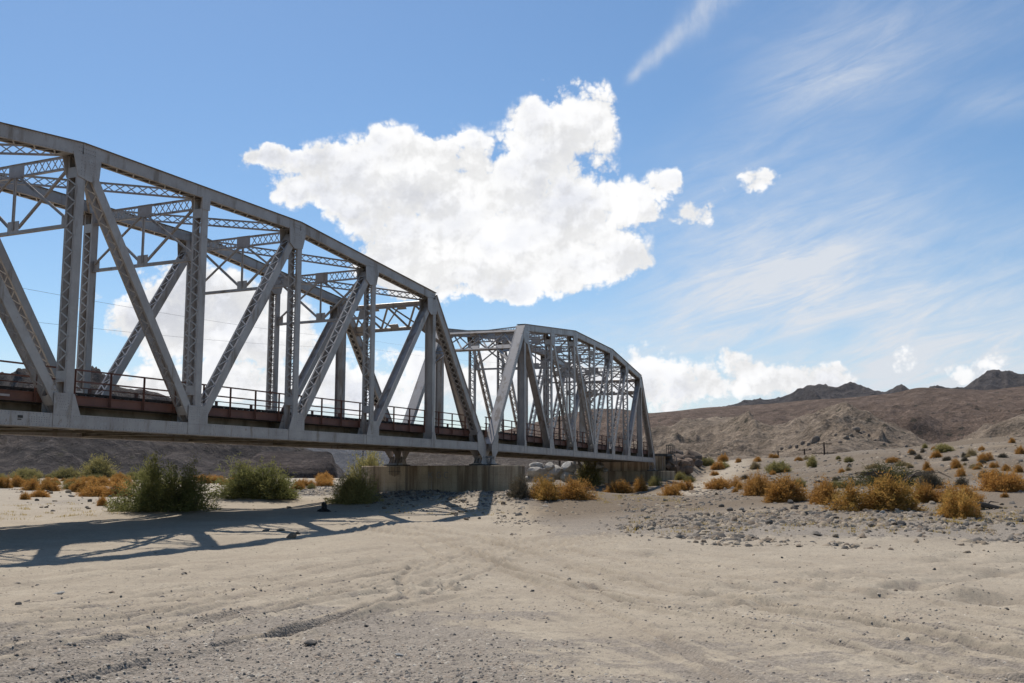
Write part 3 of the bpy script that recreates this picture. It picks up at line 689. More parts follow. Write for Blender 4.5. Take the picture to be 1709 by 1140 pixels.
def h_section(parent, name, p, q, wid, hw):
    p, q = Vector(p), Vector(q); d = (q - p).normalized(); n = Vector((d.z, 0, -d.x)); m = MB()
    for s in (-1, 1): y = Vector((0, s * hw, 0)); m.bar(p + y, q + y, n, Yv, wid, .022)
    m.bar(p, q, Yv, n, hw * 2 - .022, .018)
    return m.build(name, M_STEEL, parent)
def lattice_beam(parent, name, p, q, depth, up, pitch=.42, chord=.10, plate=None, mat=None):
    """light strut: two angles with crossed flat bars between them"""
    p, q, up = Vector(p), Vector(q), Vector(up).normalized(); d = (q - p).normalized(); up = (up - d * up.dot(d)).normalized(); sd = d.cross(up)
    m = MB()
    for s in (-1, 1): o_ = up * s * depth / 2; m.bar(p + o_, q + o_, sd, up, chord * 1.3, .02); m.bar(p + o_ - up * s * chord / 2, q + o_ - up * s * chord / 2, sd, up, .02, chord)
    ob = m.build(name, M_STEEL, parent)
    ln = (q - p).length; nn = max(2, round(ln / pitch)); st = ln / nn; m = MB(); h = depth / 2 - chord * .3
    for i in range(nn):
        if plate and abs((i + .5) * st - ln / 2) < plate / 2: continue
        for s, o_ in ((1, .012), (-1, -.012)):
            A = p + d * i * st - up * s * h + sd * o_; B = p + d * (i + 1) * st + up * s * h + sd * o_
            dd = (B - A).normalized(); m.bar(A, B, dd.cross(sd), sd, .045, .010)
    m.build('lacing', M_LACE, ob, 'stuff')
    return ob
def strut(parent, name, p, q, w=.12, h=.12, mat=None, up=(0, 0, 1)):
    p, q = Vector(p), Vector(q); d = (q - p).normalized(); up = Vector(up); u = d.cross(up).normalized(); v = u.cross(d).normalized(); m = MB()
    m.bar(p - v * h * .42, q - v * h * .42, u, v, w, h * .16); m.bar(p, q, u, v, w * .2, h)
    return m.build(name, mat or M_STEEL, parent)
def plate(parent, name, p, u, v, w, h, t=.02, mat=None):
    m = MB(); u, v = Vector(u).normalized(), Vector(v).normalized(); n = u.cross(v); p = Vector(p)
    m.bar(p - n * t / 2, p + n * t / 2, u, v, w, h)
    return m.build(name, mat or M_STEEL, parent)

def gusset(parent, poly, x, y, z, sgn, flip, rows):
    """plate on the face of a joint; rows: rivet rows ((x0,z0),(x1,z1),count)"""
    pl = [((-a if flip else a) + x, b + z) for a, b in poly]
    if flip: pl = pl[::-1]
    m = MB(); y1 = y + sgn * .022; m.prism(pl, min(y, y1), max(y, y1)); ob = m.build('gusset_plate', M_STEEL, parent)
    if rows:
        m = MB()
        for (a, b), (c, e), n in rows:
            for i in range(n):
                t = i / max(1, n - 1); xx = a + (c - a) * t; m.rivet(((-xx if flip else xx) + x, y1, b + (e - b) * t + z), (0, sgn, 0))
        m.build('rivets', M_RIVET, ob, 'stuff')
    return ob
G_BOT = [(-.72, .0), (.53, .0), (.53, .55), (.22, 1.3), (-.72, 1.3)]         # diagonal comes in from -x
R_BOT = [((-.65, .06), (.47, .06), 9), ((-.65, .46), (.47, .46), 10), ((-.05, .6), (-.05, 1.24), 7), ((.1, .6), (.1, 1.24), 7)] + \
        [((-.62 + i * .1, 1.2), (-.38 + i * .1, .66), 6) for i in range(4)] + [((-.05, .12), (-.05, .4), 3), ((.1, .12), (.1, .4), 3)]
G_MID = [(-.6, .0), (.62, .0), (.62, 1.0), (.55, 1.27), (-.6, 1.27)]
R_MID = [((-.55, .06), (.55, .06), 9), ((-.55, .46), (.55, .46), 10), ((-.07, .6), (-.07, 1.2), 7), ((.08, .6), (.08, 1.2), 7)] + \
        [((-.55 + i * .09, 1.18), (-.38 + i * .09, .68), 6) for i in range(3)] + [((.55 - i * .09, 1.1), (.38 - i * .09, .68), 6) for i in range(3)]
G_HANG = [(-.32, .0), (.32, .0), (.32, .52), (.17, .95), (-.17, .95)]
R_HANG = [((-.25, .06), (.25, .06), 5), ((-.25, .46), (.25, .46), 5), ((0, .5), (0, .9), 4)]
G_TOP = [(-.48, .06), (-.2, -.85), (.45, -.95), (.86, -.72), (.92, .06)]     # diagonal leaves towards +x
R_TOP = [((-.05, -.05), (-.05, -.75), 6), ((.1, -.05), (.1, -.75), 6), ((-.2, .3), (.6, .3), 8), ((-.2, .15), (.6, .15), 8)] + [((.3 + i * .12, -.15), (.5 + i * .12, -.72), 6) for i in range(3)]
G_TOPS = [(-.27, .06), (-.24, -.5), (.24, -.5), (.27, .06)]
R_TOPS = [((-.1, -.05), (-.1, -.42), 5), ((.1, -.05), (.1, -.42), 5)]
G_END = [(-.30, .02), (-.12, -.62), (.18, -.62), (.95, .02), (.95, .56), (1.05, 1.05), (.62, 1.42), (.12, .95), (-.26, .55)]
R_END = [((-.2, .1), (.85, .1), 8), ((-.2, .25), (.85, .25), 8), ((-.2, .42), (.85, .42), 8), ((.3, .7), (.75, 1.25), 5), ((.45, .65), (.9, 1.15), 5), ((0, -.1), (0, -.5), 4), ((.15, -.1), (.15, -.5), 4)]

def build_span():
    S = empty('truss_bridge_span')
    for side in (0, 1):
        yc = HW + .01 + side * TRUSS_W
        faces = ((yc - HW - .009, -1), (yc + HW + .009, 1))
        # bottom chord
        m = MB()
        for s in (-1, 1):
            y = yc + s * HW; m.box((-.05, y - .01, .0), (jx(8) + .05, y + .01, CD))
            for z in (.012, CD - .012): m.box((0, min(y - s * .011, y - s * .11), z - .010), (jx(8), max(y - s * .011, y - s * .11), z + .010))
        ch = m.build('bottom_chord', M_STEEL, S)
        m = MB()
        for k in range(8):
            for i in range(11):
                x0 = jx(k) + .75 + i * .5; s = 1 if i % 2 else -1
                m.bar((x0, yc - s * (HW - .08), -.012), (x0 + .5, yc + s * (HW - .08), -.012), Vector((.5, s * .3, 0)).cross(Vector((0, 0, 1))).normalized(), (0, 0, 1), .06, .01)
            m.box((jx(k) + .18 if k else .9, yc - HW + .014, -.014), (jx(k) + .7 if k else 1.3, yc + HW - .014, -.002))
        m.build('lacing', M_LACE, ch, 'stuff')
        m = MB()
        for z in (.045, .10, .41, CD - .05):
            for i in range(int(jx(8) / .15)):
                if z in (.10, .41) and i % 2: continue
                m.rivet((i * .15 + .07, yc - HW - .0101, z), (0, -1, 0))
        for k in range(1, 8):                                   # splice plates beside some joints
            for z in (.18, .26, .34):
                for i in range(9): m.rivet((jx(k) - 1.75 + i * .11, yc - HW - .0101, z), (0, -1, 0))
        m.build('rivets', M_RIVET, ch, 'stuff')
        # top chord in three straight lengths, then the end posts
        for a, b in ((1, 3), (3, 5), (5, 7)):
            p, q = U(a, yc), U(b, yc); d = (q - p).normalized()
            ob = laced(S, 'top_chord', p - d * (.02 if a > 1 else .1), q + d * (.02 if b < 7 else .1), CD - .02, HW, .46, cut=(.9, .9), fl=.1, solid_top=True)
            m = MB(); n = Vector((-d.z, 0, d.x)); ln = (q - p).length
            for e in (.20, -.20):
                for i in range(int(ln / .15)): m.rivet(p + d * (i * .15) + n * e + Vector((0, -HW - .0085, 0)), (0, -1, 0))
            m.build('rivets', M_RIVET, ob, 'stuff')
        for (a, b, xx) in ((0, 1, 0), (8, 7, jx(8))):
            ob = laced(S, 'end_post', L(a, yc) + Vector((.0, 0, .05)), U(b, yc), CD - .04, HW, .43, double=True, cut=(1.5, 1.0), fl=.1, solid_top=True, lace_name='lattice')
            m = MB(); p, q = L(a, yc), U(b, yc); d = (q - p).normalized(); n = Vector((d.z, 0, -d.x)); n = n if n.z > 0 else -n
            for s in (-1, 1):
                for i in range(int((q - p).length / .16)): m.rivet(p + d * i * .16 + n * (CD / 2 + .010) + Vector((0, s * (HW + .02), 0)), n, .028, .02)
            m.build('rivets', M_RIVET, ob, 'stuff')
        # verticals, hangers, diagonals
        for k in range(2, 7): laced(S, 'vertical_post', L(k, yc), U(k, yc), .38, HW - .012, .33, cut=(1.9, 1.15))
        for k in (1, 7): h_section(S, 'hanger', L(k, yc), U(k, yc), .36, HW - .014)
        for a, b in ((1, 2), (7, 6)): h_section(S, 'diagonal', U(a, yc), L(b, yc), .36, HW - .030)
        for a, b in ((2, 3), (3, 4), (6, 5), (5, 4)): laced(S, 'diagonal', U(a, yc), L(b, yc), .40, HW - .030, .36, cut=(1.1, 1.25))
        # gusset plates on both faces
        for y, sg in faces:
            rv = sg < 0
            for k in range(1, 8):
                if k in (1, 7): gusset(S, G_HANG, jx(k), y, 0, sg, False, R_HANG if rv else None)
                elif k == 4: gusset(S, G_MID, jx(k), y, 0, sg, False, R_MID if rv else None)
                else: gusset(S, G_BOT, jx(k), y, 0, sg, k > 4, R_BOT if rv else None)
                zt = UZ[k] - CD
                if k == 4: gusset(S, G_TOPS, jx(k), y, zt, sg, False, R_TOPS if rv else None)
                else: gusset(S, G_TOP, jx(k), y, zt, sg, k > 4, R_TOP if rv else None)
            gusset(S, G_END, 0, y, 0, sg, False, R_END if rv else None); gusset(S, G_END, jx(8), y, 0, sg, True, R_END if rv else None)
        # bearings
        for xx, fl in ((.03, 1), (jx(8) - .03, -1)):
            m = MB()
            for yy in (-.30, -.12, .12, .30): m.prism([(xx - .42, -.86), (xx + .42, -.86), (xx + .10, -.34), (xx - .10, -.34)], yc + yy - .016, yc + yy + .016)
            m.box((xx - .46, yc - .38, -.92), (xx + .46, yc + .38, -.86)); m.bar((xx, yc - .36, -.44), (xx, yc + .36, -.44), (1, 0, 0), (0, 0, 1), .13, .13)
            b_ = m.build('bearing_shoe', M_STEEL, S)
            m = MB(); m.box((xx - .62, yc - .52, -1.02), (xx + .62, yc + .52, -.922)); m.build('base_plate', M_DARK, b_)
    ya, yb = HW + .01, HW + .01 + TRUSS_W; ym = (ya + yb) / 2
    # sway frames between opposite verticals
    for k in range(2, 7):
        zt = UZ[k] - CD - .16; x = jx(k); zl = zt - 2.55
        f = lattice_beam(S, 'sway_frame', (x, ya + HW, zt), (x, yb - HW, zt), .55, (0, 0, 1), .36, .09, plate=.9)
        plate(f, 'center_plate', (x, ym, zt - .02), (0, 1, 0), (0, 0, 1), .85, .66, .03)
        plate(f, 'center_plate', (x, ym, zl + .22), (0, 1, 0), (0, 0, 1), .62, .5, .03)
        strut(f, 'lower_strut', (x, ya + HW, zl), (x, yb - HW, zl), .16, .15)
        strut(f, 'hanger_bar', (x, ym, zl + .1), (x, ym, zt - .3), .11, .11, up=(1, 0, 0))
        for s, yy in ((-1, ya + HW), (1, yb - HW)):
            strut(f, 'brace', (x + .05, ym + s * .2, zl + .2), (x + .05, yy - s * .1, zt - .1), .12, .12)
            strut(f, 'brace', (x - .05, ym + s * .2, zt - .25), (x - .05, yy - s * .1, zl + .3), .10, .10)
            plate(f, 'corner_plate', (x, yy - s * .16, zl + .18), (0, 1, 0), (0, 0, 1), .42, .55, .025)
    # top laterals crossing each panel
    for k in range(1, 7):
        for s in (0, 1):
            y0, y1 = (ya + .2, yb - .2) if s else (yb - .2, ya + .2)
            dz = .17 + s * .07
            lattice_beam(S, 'top_lateral', (jx(k) + .35, y0, UZ[k] - CD + .12 + dz - .12), (jx(k + 1) - .35, y1, UZ[k + 1] - CD + .12 + dz - .12), .40, (0, 0, 1), .46, .075)
    # portals in the plane of the end posts
    for (a, b) in ((0, 1), (8, 7)):
        p0, q0 = L(a, 0), U(b, 0); d = (q0 - p0).normalized()
        c = q0 - d * .35
        def pt(y, dn): return Vector((c.x, y, c.z)) - d * dn
        P = strut(S, 'portal_frame', pt(ya + HW, 0), pt(yb - HW, 0), .30, .30, up=d)
        strut(P, 'lower_strut', pt(ya + HW, 1.75), pt(yb - HW, 1.75), .2, .22, M_STEEL, up=d)
        nb = 6; st = (yb - ya - 2 * HW) / nb
        for i in range(nb):
            y0 = ya + HW + i * st; dn = (0.12, 1.65) if i % 2 else (1.65, .12)
            strut(P, 'brace', pt(y0, dn[0]), pt(y0 + st, dn[1]), .12, .12, up=d)
            strut(P, 'brace', pt(y0 + st * .15, dn[1]), pt(y0 + st * .85 + st * .9 * (i < nb - 1), dn[0]) + d * .0 + Vector((.03, 0, 0)), .09, .09, up=d)
        for i in range(1, nb):
            plate(P, 'joint_plate', pt(ya + HW + i * st, .16 if i % 2 == 0 else 1.6), (0, 1, 0), d, .62, .42, .03)
        for s, yy in ((1, ya + HW), (-1, yb - HW)):
            strut(P, 'knee_brace', pt(yy + s * 1.15, 1.8), pt(yy + s * .02, 3.1), .16, .2, up=d)
            plate(P, 'joint_plate', pt(yy + s * .35, 1.75), (0, 1, 0), d, .7, .7, .03)
    # floor system
    for k in range(9):
        m = MB(); x = jx(k) + (.25 if k == 0 else -.25 if k == 8 else 0)
        m.box((x - .015, ya + HW + .03, .06), (x + .015, yb - HW - .03, 1.0))
        for z in (.05, 1.0): m.box((x - .16, ya + HW + .03, z - .012), (x + .16, yb - HW - .03, z + .012))
        for yy in (ya + HW + .03, yb - HW - .05): m.prism([(x - .17, .06), (x + .17, .06), (x + .17, 1.9), (x - .02, 1.95), (x - .17, 1.5)], yy, yy + .02)
        m.build('floor_beam', M_UNDER, S)
    for yy in (ym - 2.1, ym - .9, ym + .9, ym + 2.1):
        for k in range(8):
            m = MB(); x0, x1 = jx(k) + (.30 if k == 0 else .03), jx(k + 1) - (.30 if k == 7 else .03)
            m.box((x0, yy - .01, .30), (x1, yy + .01, .985))
            for z in (.30, .975): m.box((x0, yy - .13, z - .01), (x1, yy + .13, z + .01))
            m.build('stringer', M_UNDER, S)
    for k in range(8):
        for s in (0, 1):
            y0, y1 = (ya + HW, yb - HW) if s else (yb - HW, ya + HW)
            strut(S, 'bottom_lateral', (jx(k) + .3, y0, .07 + s * .13), (jx(k + 1) - .3, y1, .07 + s * .13), .16, .10, M_UNDER)
    m = MB()
    for i in range(int(jx(8) / .45)): m.box((i * .45 + .1, ya + .42, 1.06), (i * .45 + .34, yb - .42, 1.36))
    m.build('deck_ties', M_TIE, S, 'stuff')
    m = MB(); m.box((.06, ya + .40, 1.012), (jx(8) - .06, yb - .40, 1.055)); m.build('ballast_plate', M_UNDER, S)
    for yy in (ya + .44, yb - .56):
        m = MB(); m.box((.05, yy, 1.366), (jx(8) - .05, yy + .14, 1.44)); m.build('guard_timber', M_TIE, S)
        m = MB(); m.box((.05, yy + .02, .88), (jx(8) - .05, yy + .16, .925)); m.build('shadow_gap_strip', M_TIE, S)  # black strip standing in for the shadow gap below the fascia
    for yy in (ym - .72, ym + .72):
        m = MB(); m.box((0, yy - .07, 1.364), (jx(8), yy + .07, 1.39)); m.box((0, yy - .012, 1.39), (jx(8), yy + .012, 1.49)); m.box((0, yy - .036, 1.49), (jx(8), yy + .036, 1.53)); m.build('running_rail', M_RAILSTEEL, S)
    # walkway fascia and railings (red-brown)
    n = 31; st = jx(8) / n
    for yy, out in ((ya + .36, -1), (yb - .36, 1)):
        for i in range(n):
            m = MB(); x0, x1 = i * st + .05, (i + 1) * st + .05
            m.box((x0 + .006, yy - .012, .94), (x1 - .006, yy + .012, 1.30))
            for z in (.945, 1.29): m.box((x0 + .006, min(yy + out * .0125, yy + out * .07), z - .012), (x1 - .006, max(yy + out * .0125, yy + out * .07), z + .012))
            m.build('fascia_panel', M_RUST, S)
        hgt = 2.33 if out < 0 else 1.80
        for i in range(n + 1):
            x = min(i * st + .05, jx(8) - .02); m = MB(); yo = yy + out * .075
            m.box((x - .045, min(yo, yo + out * .012), .94), (x + .045, max(yo, yo + out * .012), hgt)); m.box((x - .006, min(yo + out * .0125, yo + out * .075), .94), (x + .006, max(yo + out * .0125, yo + out * .075), hgt))
            m.build('railing_post', M_RUST, S)
        for z in ((2.31, 1.86) if out < 0 else (1.78,)):
            m = MB(); yo = yy + out * .04; m.box((0, yo - .03, z - .03), (jx(8), yo + .03, z + .03)); m.build('handrail', M_RUST, S)
    # low pipe rail on short posts inside the walkway
    m = MB(); yy = ya + .95; m.box((0, yy - .02, 1.66), (jx(8), yy + .02, 1.70)); pr = m.build('pipe_rail', M_RUST, S)
    for i in range(23):
        m = MB(); x = i * 2.5 + .6; m.box((x - .05, yy - .05, 1.366), (x + .05, yy + .05, 1.659)); m.build('pipe_post', M_RUST, pr)
    return S
span = build_span()
x0, y0 = from_bridge(-8 * PANEL, 0); BRZ = math.atan2(SW, CW)
span.location = (x0, y0, CHORD_Z); span.rotation_euler = (0, 0, BRZ)
tag(span, 'near grey riveted steel truss span, large at the left', 'bridge', 'truss spans of the railway bridge')
span2 = copy_tree(span)
x0, y0 = from_span2(0, 0); span2.location = (x0, y0, CHORD_Z); span2.rotation_euler = (0, 0, BRZ + TH2)
tag(span2, 'far grey riveted steel truss span between the two concrete piers', 'bridge', 'truss spans of the railway bridge')
# marker plates, only on the near span
for (xx, z0, z1, w, mt, yo) in ((5.62 * 0 + 8 * PANEL - 37.6, 1.06, 1.14, .42, M_PLATE, HW + .01 + .36 - .09), (8 * PANEL - 37.25, .27, .37, .22, M_DARK, -.003), (8 * PANEL - 37.25, .20, .24, .16, M_DARK, -.003)):
    m = MB(); m.box((xx, yo - .006, z0), (xx + w, yo, z1)); m.build('marker_plate', mt, span)

# ------------------------------------------------------------------ piers
def pier(name, label, wx, y0, y1, ztop, zbot, place, rz):
    def outline(g):
        r = wx / 2 + g; pts = []
        for i in range(17): a = math.pi + math.pi * i / 16; pts.append((r * math.cos(a), y0 + wx / 2 + r * math.sin(a)))
        for i in range(17): a = math.pi * i / 16; pts.append((r * math.cos(a), y1 - wx / 2 + r * math.sin(a)))
        return pts
    m = MB()
    ol = [(outline(0), zbot), (outline(0), ztop - .06), (outline(-.05), ztop)]
    n = len(ol[0][0])
    for pts, z in ol: m.v += [(x, y, z) for x, y in pts]
    for k in range(2):
        for i in range(n): j = (i + 1) % n; m.f.append((k * n + i, k * n + j, (k + 1) * n + j, (k + 1) * n + i))
    m.f.append(tuple(2 * n + i for i in range(n)))
    o = m.build(name, M_CONC); o.location = (*place, 0); o.rotation_euler = (0, 0, rz)
    return tag(o, label, 'bridge pier')
PT = CHORD_Z - 1.02
p1 = pier('concrete_pier', 'stained concrete pier with rounded ends under the joint of the spans', 3.0, -2.7, 9.5, PT, -1.0, from_bridge(.35, 0), BRZ + TH2 / 2)
p2 = pier('concrete_pier', 'dark concrete abutment pier under the far end of the bridge', 3.0, -2.4, 9.4, PT, -1.0, from_span2(56.1, 0), BRZ + TH2)
m = MB(); m.box((.75, -.9, PT + .003), (1.9, 8.1, CHORD_Z + .75)); m.build('backwall', M_CONC, p2)
m = MB(); m.box((.8, -1.3, CHORD_Z + .752), (6.5, 8.4, CHORD_Z + 1.05)); m.build('approach_slab', M_DARK, p2)
for i in range(5):
    m = MB(); m.box((1.0 + i * 1.25, -1.25, CHORD_Z + 1.05), (1.06 + i * 1.25, -1.19, CHORD_Z + 2.1)); m.build('railing_post', M_DARK, p2)
m = MB(); m.box((.9, -1.27, CHORD_Z + 2.06), (6.2, -1.17, CHORD_Z + 2.12)); m.build('handrail', M_DARK, p2)
m = MB(); m.box((.9, -1.25, CHORD_Z + 1.58), (6.2, -1.19, CHORD_Z + 1.63)); m.build('handrail', M_DARK, p2)
# faint old lettering and a rebar ladder on the pier's upstream face
def strokes(parent, name, segs, x, wall, mat, w=.045):
    m = MB()
    for (a, b), (c, d) in segs: A, B = Vector((wall, a, b)), Vector((wall, c, d)); dd = (B - A).normalized(); m.bar(A, B, Vector((1, 0, 0)).cross(dd), (1, 0, 0), w, .012)
    return m.build(name, mat, parent)
M_LETTER = mat_simple('faded_paint', rgb(.25, .24, .23), rgb(.17, .155, .14), 9, .9)
# letters run from the far end towards the near end of the face; y decreases to the right in the picture
def glyph(ch, y, z, h=.42, w=.28):
    G = {'K': [((0, 0), (0, 1)), ((0, .45), (1, 1)), ((.25, .6), (1, 0))], 'G': [((1, .85), (.6, 1)), ((.6, 1), (.15, .85)), ((.15, .85), (0, .5)), ((0, .5), (.15, .15)), ((.15, .15), (.6, 0)), ((.6, 0), (1, .2)), ((1, .2), (1, .48)), ((1, .48), (.6, .48))],
         'C': [((1, .85), (.6, 1)), ((.6, 1), (.15, .85)), ((.15, .85), (0, .5)), ((0, .5), (.15, .15)), ((.15, .15), (.6, 0)), ((.6, 0), (1, .15))]}
    return [((y - a * w, z + b * h), (y - c * w, z + d * h)) for (a, b), (c, d) in G[ch]]
for ch, yy in (('K', 3.6), ('G', 3.0), ('C', 2.45)): strokes(p1, 'letter', glyph(ch, yy, PT - .85), 0, -1.507, M_LETTER)
m = MB()
for i in range(7):
    yy = 6.6 - i * .12; m.bar((-1.53, yy, PT - .05), (-1.53, yy, PT - .75 + .05 * abs(i - 3)), (1, 0, 0), (0, 1, 0), .02, .02)
m.bar((-1.53, 6.75, PT - .4), (-1.53, 5.75, PT - .4), (1, 0, 0), (0, 0, 1), .02, .02)
m.build('rebar_loop', M_DARK, p1)

# ------------------------------------------------------------------ shrubs
def shrub_mesh(name, mat, seed, nb, ns, spread, rise, droop, blade, width, jitter, lobes=1, core=.25):
    """unit shrub (radius about 1, height about 1): branches from the root crown, set with fine blades"""
    g = np.random.default_rng(seed); V = []; T = []
    cx = g.uniform(-.55, .55, lobes) if lobes > 1 else np.zeros(1); cy = g.uniform(-.35, .35, lobes) if lobes > 1 else np.zeros(1); hs = g.uniform(.6, 1.05, lobes) if lobes > 1 else np.ones(1)
    lob = g.integers(0, lobes, nb)
    a = g.uniform(0, 2 * np.pi, nb); u = g.uniform(0, 1, nb) ** .75
    tilt = u * spread
    ln = g.uniform(.75, 1.08, nb) * (1 + .16 * np.sin(a * 3 + seed) + .12 * np.sin(a * 5 + 2 * seed))
    ex, ey, ez = np.sin(tilt) * np.cos(a) * ln, np.sin(tilt) * np.sin(a) * ln, np.cos(tilt) * ln * rise
    sc_ = 1.0 if lobes == 1 else .68
    P = []; D = []
    for i in range(nb):
        t = core + (1 - core) * g.uniform(0, 1, ns) ** .7
        d = droop * t * t
        bx, by, bz = cx[lob[i]] + ex[i] * t * sc_, cy[lob[i]] + ey[i] * t * sc_, (ez[i] * t - d * np.sin(tilt[i])) * hs[lob[i]]
        p = np.stack([bx, by, bz], 1) + g.normal(0, jitter, (ns, 3)); P.append(p)
        dv = np.tile([ex[i], ey[i], ez[i] - 2 * droop * .5], (ns, 1)); D.append(dv / (np.linalg.norm(dv[0]) + 1e-6))
    P = np.concatenate(P); D = np.concatenate(D); n = len(P)
    P[:, 2] = np.abs(P[:, 2]) + .0
    dr = D + g.normal(0, .75, (n, 3)); dr /= np.linalg.norm(dr, axis=1)[:, None]
    sd = np.cross(dr, g.normal(0, 1, (n, 3))); sd /= np.linalg.norm(sd, axis=1)[:, None] + 1e-9
    ll = blade * g.uniform(.5, 1.4, n)[:, None]; ww = width * g.uniform(.6, 1.4, n)[:, None]
    v = np.stack([P - sd * ww, P + sd * ww, P + dr * ll], 1).reshape(-1, 3)
    v[:, 2] = np.maximum(v[:, 2], .0)
    me = bpy.data.meshes.new(name)
    f = np.arange(n * 3, dtype=np.int32)
    me.vertices.add(n * 3); me.vertices.foreach_set('co', v.astype(np.float32).ravel()); me.loops.add(n * 3); me.loops.foreach_set('vertex_index', f)
    me.polygons.add(n); me.polygons.foreach_set('loop_start', np.arange(0, n * 3, 3, dtype=np.int32)); me.update(calc_edges=True)
    at = me.attributes.new('tone', 'FLOAT', 'POINT'); at.data.foreach_set('value', np.repeat(g.uniform(0, 1, n), 3).astype(np.float32))
    me.materials.append(mat)
    # woody stems
    mb = MB()
    for i in range(0, nb, max(1, nb // 22)):
        o = np.array([cx[lob[i]] * .5, cy[lob[i]] * .5, -.12]); e = np.array([cx[lob[i]] + ex[i] * .8 * sc_, cy[lob[i]] + ey[i] * .8 * sc_, ez[i] * .78 * hs[lob[i]] - droop * .6 * np.sin(tilt[i])])
        md = (o + e) / 2 + np.array([0, 0, .10]); r = .014
        for p, q, r_ in ((o, md, .022), (md, e, .012)):
            p, q = Vector(p), Vector(q); d = (q - p).normalized(); w = d.cross(Vector((.3, .5, .8))).normalized(); mb.bar(p, q, w, d.cross(w), r_, r_)
    st = bpy.data.meshes.new('stems'); st.from_pydata(mb.v, [], mb.f); st.materials.append(M_TWIG)
    return me, st
LIB = {}
def lib(key, mats, n, **kw):
    for mk, mat in mats:
        lb = kw.pop('lobes_list', None)
        LIB[mk] = [shrub_mesh('foliage', mat, 1000 + i * 13 + len(LIB) * 101, **dict(kw, **({'lobes': lb[i % len(lb)]} if lb else {}))) for i in range(n)]
        if lb: kw['lobes_list'] = lb
DOME = dict(nb=360, ns=34, spread=1.56, rise=.90, droop=.04, blade=.10, width=.0135, jitter=.06)
lib('dome', [('dry', M_DRY)], 7, lobes_list=[3, 1, 4, 2, 5, 3, 4], **DOME)
lib('dome', [('drygreen', M_DRYGREEN), ('tan', M_TAN), ('yellow', M_YELLOW), ('grey', M_GREY)], 3, lobes_list=[4, 2, 3], **DOME)
lib('olive', [('olive', M_OLIVE)], 3, nb=220, ns=40, spread=1.35, rise=1.0, droop=.05, blade=.10, width=.017, jitter=.075, lobes=2)
lib('tam', [('tam', M_GREEN)], 3, nb=260, ns=86, spread=1.55, rise=1.0, droop=.22, blade=.075, width=.0085, jitter=.05, lobes=7)
lib('tamo', [('tamolive', M_OLIVE)], 2, nb=230, ns=56, spread=1.5, rise=1.0, droop=.16, blade=.10, width=.011, jitter=.055, lobes=7)
lib('tamdome', [('tamdome', M_GREEN), ('tamdomeo', M_OLIVE)], 2, nb=380, ns=56, spread=1.52, rise=.95, droop=.08, blade=.08, width=.010, jitter=.05, lobes=5)
lib('flat', [('sprawl', M_SPRAWL)], 1, nb=150, ns=40, spread=1.5, rise=.9, droop=.1, blade=.10, width=.008, jitter=.05, lobes=4)
NAMES = dict(dry='dry_bush', drygreen='dry_bush', tan='dry_bush', yellow='dry_bush', grey='dry_bush', olive='creosote_bush', tam='green_shrub', tamolive='green_shrub', tamdome='green_shrub', tamdomeo='green_shrub', sprawl='sprawling_shrub')
CATS = dict(dry_bush='bush', creosote_bush='bush', green_shrub='shrub', sprawling_shrub='shrub')
_cnt = {}
def shrub(kind, px0, px1, ytop, ybase, label, group=None, depth=.85):
    """shrub that spans px0..px1 in the picture, standing on the ground at ybase"""
    cx_ = (px0 + px1) / 2; x, y = spot(cx_, ybase)
    dist = math.hypot(x, y); m_px = dist / FPX
    rx = (px1 - px0) / 2 * m_px * (1.04 if kind[:3] == 'tam' else 1.22 if kind[:3] == 'dry' else 1.2); hz = (ybase - ytop) * m_px * (1.0 if kind[:3] == 'tam' else 1.5 if kind == 'sprawl' else 1.08)
    y += rx * .35 * y / dist; x += rx * .35 * x / dist
    i = _cnt.get(kind, 0); _cnt[kind] = i + 1
    me, st = LIB[kind][i % len(LIB[kind])]
    nm = NAMES[kind]
    o = empty(nm, (x, y, gz(x, y) - .03 - .02 * hz))
    o.rotation_euler = (0, 0, -math.atan2(x, y) + (i * 2.4 % 6.28 if rx < 1.2 * hz else (i % 2) * math.pi + .3 * math.sin(i * 3)))
    big = max(rx, hz); k = hz
    fo = bpy.data.objects.new('foliage', me); link(fo, o); fo.scale = (rx / .98, rx * depth / .98, k / .98)
    so = bpy.data.objects.new('stems', st); link(so, o); so.scale = fo.scale
    return tag(o, label, CATS[nm], group)
GR, GL, GC = 'dry bushes on the right bank', 'dry bushes left of the wash', 'dry bushes in front of the far span'
